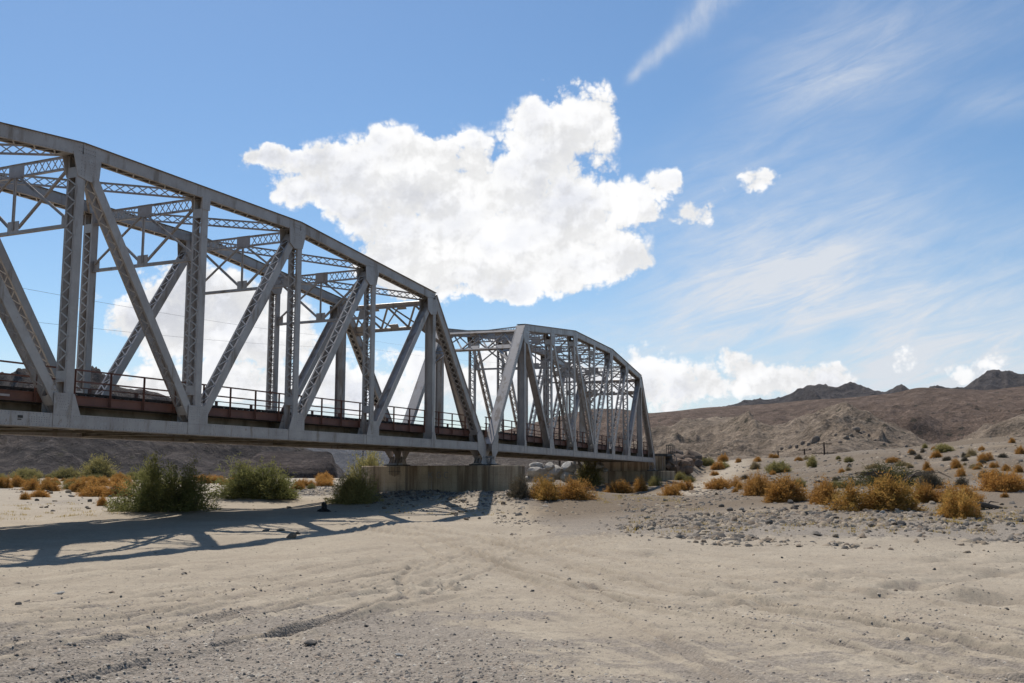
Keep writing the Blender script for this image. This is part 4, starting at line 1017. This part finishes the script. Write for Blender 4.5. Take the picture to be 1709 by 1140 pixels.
BUSHES = [
 # right bank
 ('dry', 1267, 1349, 797, 840, 'wide orange dry bush, leftmost of the big row on the right bank', GR),
 ('dry', 1240, 1292, 796, 829, 'orange dry bush half hidden behind the leftmost big right bank bush', GR),
 ('dry', 1349, 1408, 803, 846, 'rounded orange dry bush second in the big right bank row', GR),
 ('drygreen', 1405, 1511, 803, 857, 'largest dry bush of the right bank, orange with green in the middle', GR),
 ('dry', 1520, 1568, 813, 842, 'small rounded tan-orange bush alone right of the largest right bank bush', GR),
 ('drygreen', 1572, 1630, 828, 871, 'bright orange bush nearest the camera on the right bank', GR),
 ('dry', 1577, 1641, 812, 843, 'paler orange bush directly behind the nearest right bank bush', GR),
 ('dry', 1636, 1697, 788, 824, 'big orange dry bush near the right edge of the picture', GR),
 ('yellow', 1386, 1420, 800, 816, 'pale yellow-green bush behind the right bank row', GR),
 ('yellow', 1318, 1345, 797, 814, 'small yellow-green bush behind the leftmost right bank bush', GR),
 ('sprawl', 1428, 1572, 778, 812, 'dark green sprawling shrub with bare branches above the right bank row', None),
 ('grey', 1540, 1584, 792, 817, 'grey-brown twiggy bush at the right end of the sprawling shrub', GR),
 ('grey', 1584, 1612, 798, 814, 'grey bush left of the big bush near the right edge', GR),
 ('dry', 1186, 1240, 797, 816, 'dark orange bush beside the track that climbs right of the bridge', GR),
 ('dry', 1228, 1242, 806, 819, 'tiny orange bush left of the right bank row', GR),
 # in front of the far span
 ('grey', 842, 890, 797, 835, 'grey-brown dry bush touching the near end of the middle pier', GC),
 ('drygreen', 878, 944, 798, 837, 'broad orange and green dry bush in front of the pale boulders', GC),
 ('dry', 928, 990, 805, 837, 'dark orange bush right of the broad orange and green one', GC),
 ('olive', 954, 999, 771, 813, 'tall olive creosote bush before the dark abutment pier', None),
 ('dry', 1005, 1051, 799, 823, 'orange bush at the foot of the abutment pier, left one', GC),
 ('dry', 1049, 1082, 797, 819, 'orange bush at the foot of the abutment pier, middle one', GC),
 ('yellow', 1080, 1107, 794, 812, 'yellow-green bush at the right corner of the abutment pier', GC),
 ('dry', 1094, 1137, 803, 826, 'low orange bush in front of the abutment pier corner', GC),
 ('dry', 1131, 1158, 799, 817, 'small orange bush right of the abutment pier corner', GC),
 ('olive', 1121, 1145, 788, 801, 'olive bush under the brown riprap', GC),
 ('olive', 1138, 1161, 793, 805, 'low olive bush right of the one under the brown riprap', GC),
 # left
 ('tam', 198, 347, 772, 856, 'big dark green shrub on the left, at the edge of the bridge shadow', None),
 ('tamdome', 353, 494, 779, 838, 'wide green shrub on a pale sand mound, left of the middle pier', None),
 ('tamdomeo', 533, 628, 780, 842, 'olive green shrub growing against the left end of the middle pier', None),
 ('tamdomeo', 562, 656, 750, 822, 'tall olive shrub behind the left end of the middle pier', None),
 ('olive', 130, 192, 769, 801, 'green bushy shrub beyond the dry bushes on the left', None),
 ('olive', 20, 58, 784, 799, 'low green shrub at the far left beyond the dry bushes', None),
 ('dry', -4, 16, 799, 816, 'orange bush cut by the left edge of the picture', GL),
 ('dry', 12, 41, 797, 815, 'orange bush second from the left edge', GL),
 ('dry', 39, 68, 800, 817, 'rounded orange bush third from the left edge', GL),
 ('dry', 66, 105, 799, 819, 'dark orange bush on the left with a shaded hollow beneath', GL),
 ('yellow', 105, 140, 800, 816, 'yellowish bush right of the dark orange left bush', GL),
 ('dry', 122, 153, 803, 821, 'orange bush leaning on the yellowish left bush', GL),
 ('dry', 144, 178, 796, 811, 'orange bush in the back row on the left', GL),
 ('dry', 150, 217, 803, 828, 'widest orange bush left of the big dark green shrub', GL),
 ('dry', 184, 222, 796, 811, 'orange bush behind the widest left one', GL),
 ('dry', 50, 86, 818, 830, 'low flat orange bush in front on the left', GL),
 ('dry', 34, 49, 823, 834, 'small orange bush beside the low flat one on the left', GL),
 ('dry', 162, 181, 828, 846, 'little round orange bush alone on the sand, left', GL),
 ('dry', 484, 512, 803, 817, 'orange bush in the gap left of the middle pier, front one', GL),
 ('dry', 506, 530, 799, 812, 'orange bush in the gap left of the middle pier, second one', GL),
 ('dry', 525, 552, 797, 812, 'orange bush in the gap beside the olive pier shrub', GL),
 ('yellow', 512, 530, 805, 816, 'small yellow bush in the stony gap left of the middle pier', GL),
 ('dry', 330, 372, 793, 806, 'orange bushes patch between the two big green shrubs', GL),
]
FAN = [(1264, 18, 12, 782, 'tan'), (1297, 38, 22, 789, 'olive'), (1359, 23, 17, 782, 'olive'), (1455, 30, 11, 784, 'tan'), (1489, 28, 9, 772, 'dry'), (1510, 24, 9, 779, 'tan'), (1547, 12, 13, 785, 'dry'), (1560, 16, 13, 764, 'dry'),
  (1575, 34, 13, 757, 'olive'), (1593, 22, 15, 782, 'dry'), (1602, 19, 16, 795, 'dry'), (1624, 17, 11, 760, 'tan'), (1647, 21, 14, 770, 'dry'), (1660, 12, 9, 779, 'dry'), (1679, 16, 11, 786, 'dry'), (1703, 15, 12, 758, 'dry'),
  (1702, 16, 13, 788, 'dry'), (1644, 22, 11, 797, 'grey'), (1664, 20, 11, 795, 'tan'), (1209, 18, 12, 772, 'dry'), (1198, 22, 14, 783, 'dry'), (1182, 26, 15, 778, 'yellow'), (1206, 24, 12, 781, 'olive'), (1265, 14, 9, 771, 'dry'), (1233, 12, 7, 772, 'dry'),
  (1169, 12, 8, 764, 'yellow'), (1332, 16, 7, 770, 'dry'), (1348, 14, 7, 768, 'tan'), (1420, 16, 8, 773, 'olive'), (1530, 14, 8, 766, 'grey'), (1405, 10, 7, 790, 'dry'), (1640, 12, 8, 752, 'dry'), (1690, 12, 8, 741, 'dry'), (1415, 12, 6, 786, 'tan'),
  (1582, 14, 7, 770, 'grey'), (1470, 12, 6, 792, 'grey'), (1610, 14, 8, 772, 'grey'), (1676, 14, 7, 766, 'grey'), (1195, 14, 8, 793, 'dry'), (1240, 16, 8, 800, 'grey'), (1290, 14, 8, 765, 'dry'), (1545, 12, 7, 748, 'olive'), (1520, 10, 6, 757, 'dry')]
for b_ in BUSHES: shrub(*b_)
KW = dict(tan='pale tan', dry='orange', olive='dark olive', grey='grey', yellow='yellow-green')
for (px, w, h, yb_, kd) in FAN:
    shrub(kd, px - w / 2, px + w / 2, yb_ - h, yb_, 'small %s bush on the slope right of the bridge' % KW[kd], 'small bushes on the right slope')
g_ = np.random.default_rng(5)
for i in range(42):
    px = g_.uniform(1190, 1709); yb_ = g_.uniform(752 if px > 1450 else 766, 832); w = g_.uniform(6, 15); kd = ('dry', 'grey', 'tan', 'dry', 'olive')[i % 5]
    if math.hypot(*spot(px, yb_)) > 185: continue
    shrub(kd, px - w / 2, px + w / 2, yb_ - w * .6, yb_, 'tiny %s tuft among the stones of the right slope' % KW[kd], 'tiny tufts on the right slope')
for i in range(34):
    px, yb_ = g_.uniform(0, 240) if i < 20 else g_.uniform(330, 560), g_.uniform(801, 812); w = g_.uniform(12, 30)
    shrub('dry' if i % 3 else 'yellow', px - w / 2, px + w / 2, yb_ - w * .45, yb_, 'small %s bush in the far row across the left wash' % ('orange' if i % 3 else 'yellow-green'), 'far row of bushes on the left')
for i in range(12):
    px, yb_ = g_.uniform(0, 250), g_.uniform(798, 803); w = g_.uniform(20, 44)
    shrub('olive', px - w / 2, px + w / 2, yb_ - w * .38, yb_, 'low green bush at the foot of the left hill', 'green bushes below the left hill')

# ------------------------------------------------------------------ stones
def rock_mesh(name, mat, seed, sub=2, flat=.62, rough=.28):
    import bmesh
    bm = bmesh.new(); bmesh.ops.create_icosphere(bm, subdivisions=sub, radius=1.0)
    g = np.random.default_rng(seed)
    pl = [(Vector(g.normal(0, 1, 3)).normalized(), g.uniform(.55, .85)) for _ in range(9)]
    for v in bm.verts:
        c = v.co.copy()
        for n, d in pl:
            e = c.dot(n) - d
            if e > 0: c -= n * e * .92
        v.co = c * (1 + g.normal(0, rough * .06)); v.co.z *= flat
    me = bpy.data.meshes.new(name); bm.to_mesh(me); bm.free(); me.materials.append(mat)
    return me
ROCKS = [rock_mesh('stone', M_STONE, 50 + i, 2, .55 + .08 * (i % 4)) for i in range(9)]
PALE = [rock_mesh('boulder', M_RIPRAP, 80 + i, 2, .75) for i in range(6)]
DARKR = [rock_mesh('boulder', M_RIPDARK, 90 + i, 2, .8) for i in range(6)]
def stone(name, me, x, y, r, label, cat, group, sink=.25, squash=1.0, dz=0.0):
    o = bpy.data.objects.new(name, me); link(o); s = r * np.array([random.uniform(.85, 1.25), random.uniform(.75, 1.1), random.uniform(.75, 1.05) * squash])
    o.scale = tuple(s); o.rotation_euler = (random.uniform(-.25, .25), random.uniform(-.25, .25), random.uniform(0, 6.28))
    o.location = (x, y, gz(x, y) + s[2] * .6 * (1 - 2 * sink) + dz)
    return tag(o, label, cat, group)
# pale riprap boulders between the piers
for (px, py, w, lab) in [(898, 791, 44, 'long pale boulder with a shaded front, left of the pale heap'), (890, 777, 22, 'small dark-topped boulder at the upper left of the pale heap'), (901, 778, 24, 'grey boulder behind the long pale one'), (918, 797, 32, 'low pale boulder in front of the pale heap'), (927, 789, 40, 'angular pale boulder in the middle of the pale heap'),
     (917, 779, 26, 'bluish grey boulder at the back of the pale heap'), (945, 797, 36, 'pale cracked boulder beside the olive creosote bush'), (950, 782, 34, 'big pale boulder at the top right of the pale heap'), (1000, 777, 20, 'pale boulder by the left corner of the abutment pier'), (962, 777, 24, 'pale boulder behind the olive creosote bush'), (880, 800, 20, 'pale boulder at the foot of the heap by the middle pier'), (960, 805, 22, 'pale boulder low in front of the heap'), (1010, 785, 14, 'small pale boulder against the abutment pier')]:
    x, y = spot(px, py + 4); x, y = (x * 118 / math.hypot(x, y), y * 118 / math.hypot(x, y)) if math.hypot(x, y) > 118 else (x, y)
    r = w / 2 * math.hypot(x, y) / FPX * .95
    o = stone('boulder', PALE[random.randrange(6)], x, y, r, lab, 'boulder', 'pale riprap boulders', .1)
    o.location.z = max(o.location.z, EYE + math.tan(math.asin(dir_of(px, py)[2])) * math.hypot(x, y))
# brown riprap on the embankment
k = 0
for px, py, w in [(1117, 770, 20), (1128, 762, 22), (1138, 759, 26), (1133, 775, 32), (1124, 784, 24), (1145, 770, 24), (1152, 765, 20), (1160, 768, 24), (1140, 785, 26), (1150, 778, 22), (1163, 777, 20), (1126, 793, 20), (1172, 772, 16), (1112, 778, 16), (1116, 790, 18), (1148, 790, 18), (1120, 760, 16), (1168, 762, 14), (1136, 794, 16)]:
    x, y = spot(px, py); r = w / 2 * math.hypot(x, y) / FPX * 1.2
    stone('boulder', DARKR[k % 6], x, y, r, 'dark brown riprap boulder on the embankment past the far span', 'boulder', 'brown riprap on the embankment', .2); k += 1
# single stones that can be picked out
for (px, py, w, lab) in [(519, 1087, 27, 'dark pointed stone on the gravel at the bottom of the picture'), (611, 1049, 12, 'small boxy grey stone on the gravel near the bottom'), (667, 1104, 24, 'flat pale tan stone on the gravel near the bottom'),
     (95, 993, 24, 'smooth pale grey stone at the lower left'), (374, 1024, 10, 'small reddish stone left of centre on the gravel'), (1395, 899, 16, 'dark rounded stone alone on the sand below the right bank'), (1284, 878, 19, 'dark lumpy boulder at the front edge of the right bank'),
     (1245, 889, 12, 'flat dark stone on the sand below the right bank'), (1092, 884, 10, 'dark wedge of stone on the sand below the bank, centre right'), (1127, 871, 9, 'dark stone at the left front of the right bank'), (1473, 862, 13, 'pale rounded stone under the largest right bank bush'), (1415, 872, 13, 'round grey stone in the cobble strip left'), (1489, 876, 14, 'pinkish boulder in the cobble strip'),
     (487, 898, 24, 'large grey stone lying in the edge of the bridge shadow'), (497, 891, 14, 'grey stone behind the large one in the bridge shadow'), (470, 886, 20, 'flat bluish stone in the shadow streaks'), (445, 886, 18, 'flat grey stone left in the shadow streaks'), (800, 864, 10, 'small dark stone at the right of the pier mound'), (866, 857, 14, 'dark stone at the corner of the pier mound'), (145, 849, 9, 'dark stone on the sand near the little round bush'), (990, 833, 14, 'pale stone beside the dark orange bush'), (761, 861, 9, 'dark stone on the pier mound'),
     (155, 1108, 10, 'reddish grey stone low on the left'), (30, 1018, 14, 'low dark stone at the left edge'), (150, 1046, 18, 'thin flat stone lower left'), (1436, 1026, 10, 'dark clod right of centre'), (1680, 1026, 12, 'dark clod at the right edge')]:
    x, y = spot(px, py); r = w / 2 * math.hypot(x, y) / FPX
    stone('stone', (PALE if ('pale' in lab or 'reddish' in lab or 'pinkish' in lab) else ROCKS)[random.randrange(6)], x, y, r * .85, lab, 'stone', None, .22, .5 if ('flat' in lab or 'smooth' in lab) else .9)
ZONES = [ # px0, px1, py0, py1, count, min, max, label, exponent
 (1040, 1709, 842, 884, 150, 3.5, 13, 'grey cobble in the stony strip along the right bank'),
 (1040, 1709, 884, 905, 26, 3, 8, 'stone scattered on the sand in front of the right bank'),
 (640, 880, 822, 866, 52, 3.5, 11, 'stone on the shaded mound below the middle pier'),
 (60, 200, 822, 850, 34, 3, 9, 'pale stone in the stony patch among the left dry bushes'),
 (430, 575, 812, 832, 36, 3, 8, 'stone in the stony gap left of the middle pier')]
small = []
gs = np.random.default_rng(31)
for (a, b, c, d, n, lo, hi, lab) in ZONES:
    for i in range(n):
        px, py = gs.uniform(a, b), c + (d - c) * gs.uniform(0, 1)
        x, y = spot(px, py); w = lo + (hi - lo) * gs.uniform(0, 1) ** 3
        stone('stone', ROCKS[gs.integers(0, 9)], x, y, w / 2 * math.hypot(x, y) / FPX * 1.15, lab, 'stone', 'stones: ' + lab.split(' in ')[-1].split(' on ')[-1])
# the uncountable rest: cobbles and pebbles joined
def scatter_mesh(name, label, pts, rad, mat, seed):
    g = np.random.default_rng(seed); n = len(pts)
    oc = np.array([(1, 0, 0), (0, 1, 0), (-1, 0, 0), (0, -1, 0), (0, 0, 1), (.55, .6, .62)], float)
    base = np.array([(1, .1, 0), (.35, .85, .1), (-.5, .8, 0), (-.95, -.1, .1), (-.4, -.85, 0), (.6, -.75, .05), (.45, .2, .75), (-.35, .3, .85), (-.05, -.5, .8)], float)
    tri = np.array([(0, 1, 6), (1, 7, 6), (1, 2, 7), (2, 3, 7), (3, 8, 7), (3, 4, 8), (4, 5, 8), (5, 6, 8), (5, 0, 6), (6, 7, 8)], np.int32)
    a = g.uniform(0, 6.28, n); c, s = np.cos(a), np.sin(a)
    v = base[None] + g.normal(0, .16, (n, 9, 3)); v = v * np.stack([g.uniform(.7, 1.3, n), g.uniform(.7, 1.2, n), g.uniform(.45, .95, n)], 1)[:, None, :]
    x, y = v[..., 0] * c[:, None] - v[..., 1] * s[:, None], v[..., 0] * s[:, None] + v[..., 1] * c[:, None]
    v = np.stack([x, y, v[..., 2]], -1) * rad[:, None, None]
    v = v + pts[:, None, :]; v[..., 2] -= rad[:, None] * .12
    f = (tri[None] + (np.arange(n) * 9)[:, None, None]).reshape(-1, 3)
    o = mesh_np(name, v.reshape(-1, 3), f, mat)
    attr(o, 'tone', np.repeat(g.uniform(0, 1, n), 9))
    return tag(o, label, kind='stuff')
def zone_pts(n, x, y, rad): return np.stack([x, y, height(x, y)], 1), rad
gp = np.random.default_rng(77)
X_, Y_, R_ = [], [], []
def polar(n, r0, r1, a0, a1, s0, s1, dens=None, pw=3):
    inv = gp.uniform(1 / r1, 1 / r0, n); r = 1 / inv; az = gp.uniform(a0, a1, n)
    x, y = r * np.sin(az), r * np.cos(az)
    keep = np.ones(n, bool) if dens is None else gp.uniform(0, 1, n) < dens(x, y, r, az)
    s = s0 + (s1 - s0) * gp.uniform(0, 1, n) ** pw
    X_.append(x[keep]); Y_.append(y[keep]); R_.append(s[keep])
# foreground gravel
polar(85000, 7.5, 24, -.52, .52, .009, .036, lambda x, y, r, az: np.clip(.06 + .8 * smooth(24, 12, r) * smooth(.16, -.16, az + .2 * fbm(x * .2, y * .2, 2, 61)) + .55 * smooth(15, 10, r) * smooth(.6, .1, az) + .7 * fbm(x * .22, y * .6, 4, 51), 0.01, 1), 3)
polar(1500, 8, 26, -.52, .52, .018, .05, lambda x, y, r, az: .35 + .5 * smooth(.1, -.3, az), 3)
pts, rad = zone_pts(0, *[np.concatenate(k) for k in (X_, Y_)], np.concatenate(R_))
scatter_mesh('gravel', 'fine grey gravel strewn over the foreground sand', pts, rad, M_PEBBLE, 3)
X_, Y_, R_ = [], [], []
polar(8000, 38, 50, .10, .56, .03, .22, lambda x, y, r, az: np.clip(.35 + 2.2 * fbm(x * .3, y * .45, 3, 88), .02, 1), 4)
polar(20000, 36, 80, .10, .56, .02, .17, lambda x, y, r, az: np.clip(.35 + 1.5 * fbm(x * .25, y * .25, 3, 81) - .25 * smooth(44, 38, r), .03, 1), 4)
polar(9000, 80, 185, .16, .56, .04, .30, lambda x, y, r, az: np.clip(.5 + fbm(x * .1, y * .1, 3, 82), .1, 1), 4)
polar(2500, 42, 60, -.02, .16, .02, .12, lambda x, y, r, az: np.clip(.3 + 1.5 * fbm(x * .25, y * .25, 3, 83), .02, 1), 4)
def pierd(x, y, r, az):
    X, Y = to_bridge(x, y); return np.exp(-(np.maximum(0, np.abs(X) - 5) / 4) ** 2) * np.exp(-(np.maximum(0, np.abs(Y - 3.3) - 7) / 4) ** 2)
polar(14000, 48, 82, -.16, .07, .03, .20, pierd, 3)
polar(6000, 58, 140, -.48, -.10, .04, .25, lambda x, y, r, az: np.clip(-.05 + 2.2 * fbm(x * .08, y * .08, 3, 84), .02, 1), 3)
polar(4000, 95, 150, -.24, -.14, .05, .28, None, 3)
polar(700, 22, 40, -.5, .5, .02, .07, None, 4)
pts, rad = zone_pts(0, *[np.concatenate(k) for k in (X_, Y_)], np.concatenate(R_))
scatter_mesh('cobbles', 'grey and tan cobbles covering the banks of the wash', pts, rad, M_STONE, 4)
# wisps of dry yellow grass
def grass():
    g = np.random.default_rng(15); n = 0; P = []
    for (a, b, c, d, k) in [(1040, 1709, 846, 895, 130), (980, 1140, 822, 842, 60), (0, 200, 838, 866, 40), (640, 860, 826, 860, 25), (380, 470, 826, 834, 20), (1560, 1709, 850, 880, 30)]:
        for i in range(k):
            x, y = spot(g.uniform(a, b), g.uniform(c, d)); m_ = g.integers(12, 30); r = g.uniform(.08, .3)
            q = np.stack([x + g.normal(0, r, m_), y + g.normal(0, r, m_)], 1); P.append(q)
    P = np.concatenate(P); n = len(P); z = height(P[:, 0], P[:, 1])
    b0 = np.stack([P[:, 0], P[:, 1], z], 1); a = g.uniform(0, 6.28, n); h = g.uniform(.04, .14, n)
    tip = b0 + np.stack([np.cos(a) * h * .7, np.sin(a) * h * .7, h], 1); sd = np.stack([-np.sin(a), np.cos(a), 0 * a], 1) * .012
    v = np.stack([b0 - sd, b0 + sd, tip], 1).reshape(-1, 3)
    o = mesh_np('dry_grass', v, np.arange(n * 3).reshape(-1, 3), mat_leaf('dry_grass', rgb(.50, .36, .10), rgb(.56, .42, .15), rgb(.42, .29, .09)))
    attr(o, 'tone', np.repeat(g.uniform(0, 1, n), 3))
    tag(o, 'wisps of dry yellow grass among the stones', kind='stuff')
grass()

# ------------------------------------------------------------------ stump, dead wood, poles, wires
def tube(m, pts, radii, n=7):
    b0 = len(m.v); pts = [Vector(p) for p in pts]
    for i, p in enumerate(pts):
        d = (pts[min(i + 1, len(pts) - 1)] - pts[max(i - 1, 0)]).normalized(); u = d.cross(Vector((.31, .2, .93))).normalized(); w = d.cross(u)
        for j in range(n): a = 2 * math.pi * j / n; m.v.append(tuple(p + (u * math.cos(a) + w * math.sin(a)) * radii[i]))
    for i in range(len(pts) - 1):
        for j in range(n): k = (j + 1) % n; m.f.append((b0 + i * n + j, b0 + i * n + k, b0 + (i + 1) * n + k, b0 + (i + 1) * n + j))
    m.f.append(tuple(b0 + j for j in range(n - 1, -1, -1))); m.f.append(tuple(b0 + (len(pts) - 1) * n + j for j in range(n)))
x, y = spot(540, 856); st = empty('charred_stump', (x, y, gz(x, y)))
m = MB(); tube(m, [(0, 0, -.2), (.0, 0, .02), (.02, 0, .1), (.03, 0, .28), (.02, .01, .40), (.05, 0, .46)], [.32, .30, .17, .15, .16, .11], 9); m.build('trunk', M_CHAR, st)
for k, a in enumerate((.1, 1.9, 3.0, 4.4, 5.6)):
    m = MB(); tube(m, [(.1 * math.cos(a), .1 * math.sin(a), .10), (.26 * math.cos(a), .26 * math.sin(a), .05), (.46 * math.cos(a), .46 * math.sin(a), -.06)], [.09, .07, .03], 6); m.build('root', M_CHAR, st)
for a, h in ((.3, .55), (2.4, .51), (4.2, .48)):
    m = MB(); tube(m, [(.02 + .08 * math.cos(a), .08 * math.sin(a), .36), (.02 + .10 * math.cos(a), .10 * math.sin(a), h)], [.06, .02], 5); m.build('splinter', M_CHAR, st)
tag(st, 'short charred black tree stump at the edge of the bridge shadow', 'stump')
x, y = spot(1640, 854); lg = empty('fallen_branch', (x, y, gz(x, y)))
m = MB(); tube(m, [(-1.1, .2, .22), (-.5, .05, .30), (.1, 0, .20), (.7, -.1, .04), (1.0, -.15, -.03)], [.06, .10, .12, .12, .06], 8); m.build('trunk', M_TWIG, lg)
for pts, rr in (([(-.6, .05, .28), (-.75, .1, .6), (-.7, .15, .85)], [.05, .035, .01]), ([(-.9, .15, .25), (-1.3, .1, .12), (-1.5, .0, .2)], [.05, .03, .01]), ([(.2, 0, .2), (.5, .3, .35), (.9, .35, .3)], [.05, .03, .01])):
    m = MB(); tube(m, pts, rr, 6); m.build('limb', M_TWIG, lg)
tag(lg, 'dead fallen branch lying right of the nearest right bank bush', 'branch')
x, y = spot(1500, 812); db = empty('dead_branches', (x, y, gz(x, y)))
for i in range(16):
    a = gs.uniform(-1.3, 1.3); l = gs.uniform(1.6, 3.4); s = 1 if i % 2 else -1
    m = MB(); tube(m, [(0, 0, 0), (s * l * .35, math.sin(a) * .5, .55 + .3 * gs.uniform()), (s * l * .75, math.sin(a), .75 + .25 * gs.uniform()), (s * l, math.sin(a) * 1.3, .35 + .4 * gs.uniform())], [.06, .04, .025, .008], 5); m.build('branch', M_TWIG, db)
tag(db, 'bare dark branches arching out of the sprawling green shrub', 'branches')
def pole(px, ybase, ytop, arms, lab, dist, cat='utility pole'):
    d = dir_of(px, ybase); s = dist / math.hypot(d[0], d[1]); x, y = d[0] * s, d[1] * s; zb = EYE + d[2] * s; zt = EYE + math.tan(math.asin(dir_of(px, ytop)[2])) * dist
    r = empty('utility_pole', (x, y, zb), BRZ); h = zt - zb
    m = MB(); tube(m, [(0, 0, -2.5), (0, 0, h * .5), (0, 0, h)], [.17, .155, .13], 8); m.build('post', M_WOOD, r)
    for z, w in arms:
        m = MB(); m.box((.14, -w / 2, h - z - .07), (.26, w / 2, h - z + .07)); c = m.build('crossarm', M_WOOD, r)
        for i in range(4):
            m = MB(); yy = (-.5 + (i + .5) / 4) * w; tube(m, [(.2, yy, h - z + .05), (.2, yy, h - z + .14), (.2, yy, h - z + .25)], [.02, .06, .03], 6); m.build('insulator', M_DARK, c)
    tag(r, lab, cat, 'utility poles along the line')
    return x, y, zt
pole(1376, 762, 738, ((.3, 2.6), (1.9, 4.2)), 'tallest of the three crossarm poles on the right slope', 190)
pole(1343, 763, 749, ((.25, 2.6),), 'middle crossarm pole on the right slope', 215)
pole(1299, 768, 752, ((.3, 2.6),), 'left crossarm pole on the right slope, half hidden in orange brush', 235)
pole(934, 777, 685, ((.5, 2.4), (1.5, 2.4)), 'brown timber pole seen through the far span', 150)
pole(605, 800, 560, ((.5, 2.6), (1.5, 2.6)), 'timber pole standing behind the tall olive shrub at the pier', 330)
def wire(pts, lab, r=.018):
    m = MB()
    for pa, pb, sag in pts:
        q = []
        for i in range(25):
            t = i / 24; p = [pa[j] + (pb[j] - pa[j]) * t for j in range(3)]; p[2] -= sag * 4 * t * (1 - t); q.append(p)
        tube(m, q, [r] * 25, 5)
    o = m.build('overhead_wire', M_WIRE); tag(o, lab, 'wire', 'overhead wires behind the near span')
def at(px, py, dist): d = dir_of(px, py); s = dist / math.hypot(d[0], d[1]); return (d[0] * s, d[1] * s, EYE + d[2] * s)
wire([(at(-260, 425, 110), at(605, 566, 330), 1.2), (at(605, 566, 330), at(1010, 590, 480), 3)], 'upper thin overhead wire crossing the sky behind the near span', .02)
wire([(at(-260, 500, 110), at(605, 580, 330), 1.2), (at(605, 580, 330), at(1010, 602, 480), 3)], 'lower thin overhead wire crossing the sky behind the near span', .02)
# crag and loose rocks on the tan hill
hb = bpy.data.objects
dg = bpy.context.evaluated_depsgraph_get(); dg.update()
def on_hill(px, py):
    d = Vector(dir_of(px, py)); ok, loc, nrm, idx, ob, mt = sc.ray_cast(dg, Vector((0, 0, EYE)) + d * 190, d)
    return loc if ok and ob.name.startswith('hills') else None
CRAG = [rock_mesh('crag_rock', M_CRAG, 120 + i, 2, .8) for i in range(4)]
for i, (px, py, w) in enumerate([(1428, 718, 18), (1440, 722, 12), (1413, 731, 12), (1420, 727, 9), (1402, 738, 8), (1365, 741, 9), (1356, 738, 14), (1362, 734, 16), (1350, 742, 10), (1375, 744, 6), (1395, 726, 7), (1450, 728, 9), (1460, 735, 7), (1340, 740, 10), (1330, 745, 10), (1318, 747, 10), (1305, 750, 9), (1385, 735, 6), (1352, 750, 6), (1475, 742, 7), (1500, 730, 6), (1512, 745, 7)]):
    loc = on_hill(px, py)
    if loc is None: continue
    o = bpy.data.objects.new('crag_rock', CRAG[i % 4]); link(o); r = w / 2 * math.hypot(loc.x, loc.y) / FPX * .85
    o.location = loc; o.scale = (r * 1.2, r, r); o.rotation_euler = (.2 * i, .1 * i, 1.3 * i)
    tag(o, 'brown rock outcrop on the tan hill above the crossarm poles', 'rock', 'outcrop rocks on the tan hill')

# ------------------------------------------------------------------ thin desert haze
m = MB(); m.box((-7800, -7800, -4), (7800, 8200, 340)); hz_m = bpy.data.materials.new('thin_haze'); hz_m.use_nodes = True
ht = NT(hz_m.node_tree); ht.n.clear(); pv = ht.add('ShaderNodeVolumePrincipled'); pv.inputs['Color'].default_value = rgb(.86, .90, 1.0); pv.inputs['Density'].default_value = 1.9e-5; pv.inputs['Anisotropy'].default_value = .2
ho = ht.add('ShaderNodeOutputMaterial'); ht.l.new(pv.outputs[0], ho.inputs['Volume'])
hz = m.build('haze', hz_m, None, 'stuff')

# ------------------------------------------------------------------ tell look-alikes apart by their order across the view
ORD = ['first', 'second', 'third', 'fourth', 'fifth', 'sixth', 'seventh', 'eighth', 'ninth', 'tenth', 'eleventh', 'twelfth', 'thirteenth', 'fourteenth', 'fifteenth', 'sixteenth', 'seventeenth', 'eighteenth',
       'nineteenth', 'twentieth', 'twenty-first', 'twenty-second', 'twenty-third', 'twenty-fourth', 'twenty-fifth', 'twenty-sixth', 'twenty-seventh', 'twenty-eighth', 'twenty-ninth', 'thirtieth']
same = {}
for o in sc.objects:
    if o.parent is None and o.get('label') and o.get('group') and not o.name.startswith('stone'): same.setdefault(o['label'], []).append(o)
for lab, obs in same.items():
    if 1 < len(obs) <= len(ORD):
        obs.sort(key=lambda o: math.atan2(o.location.x, o.location.y))
        for i, o in enumerate(obs): o['label'] = lab + ', ' + ORD[i] + ' such from the left'
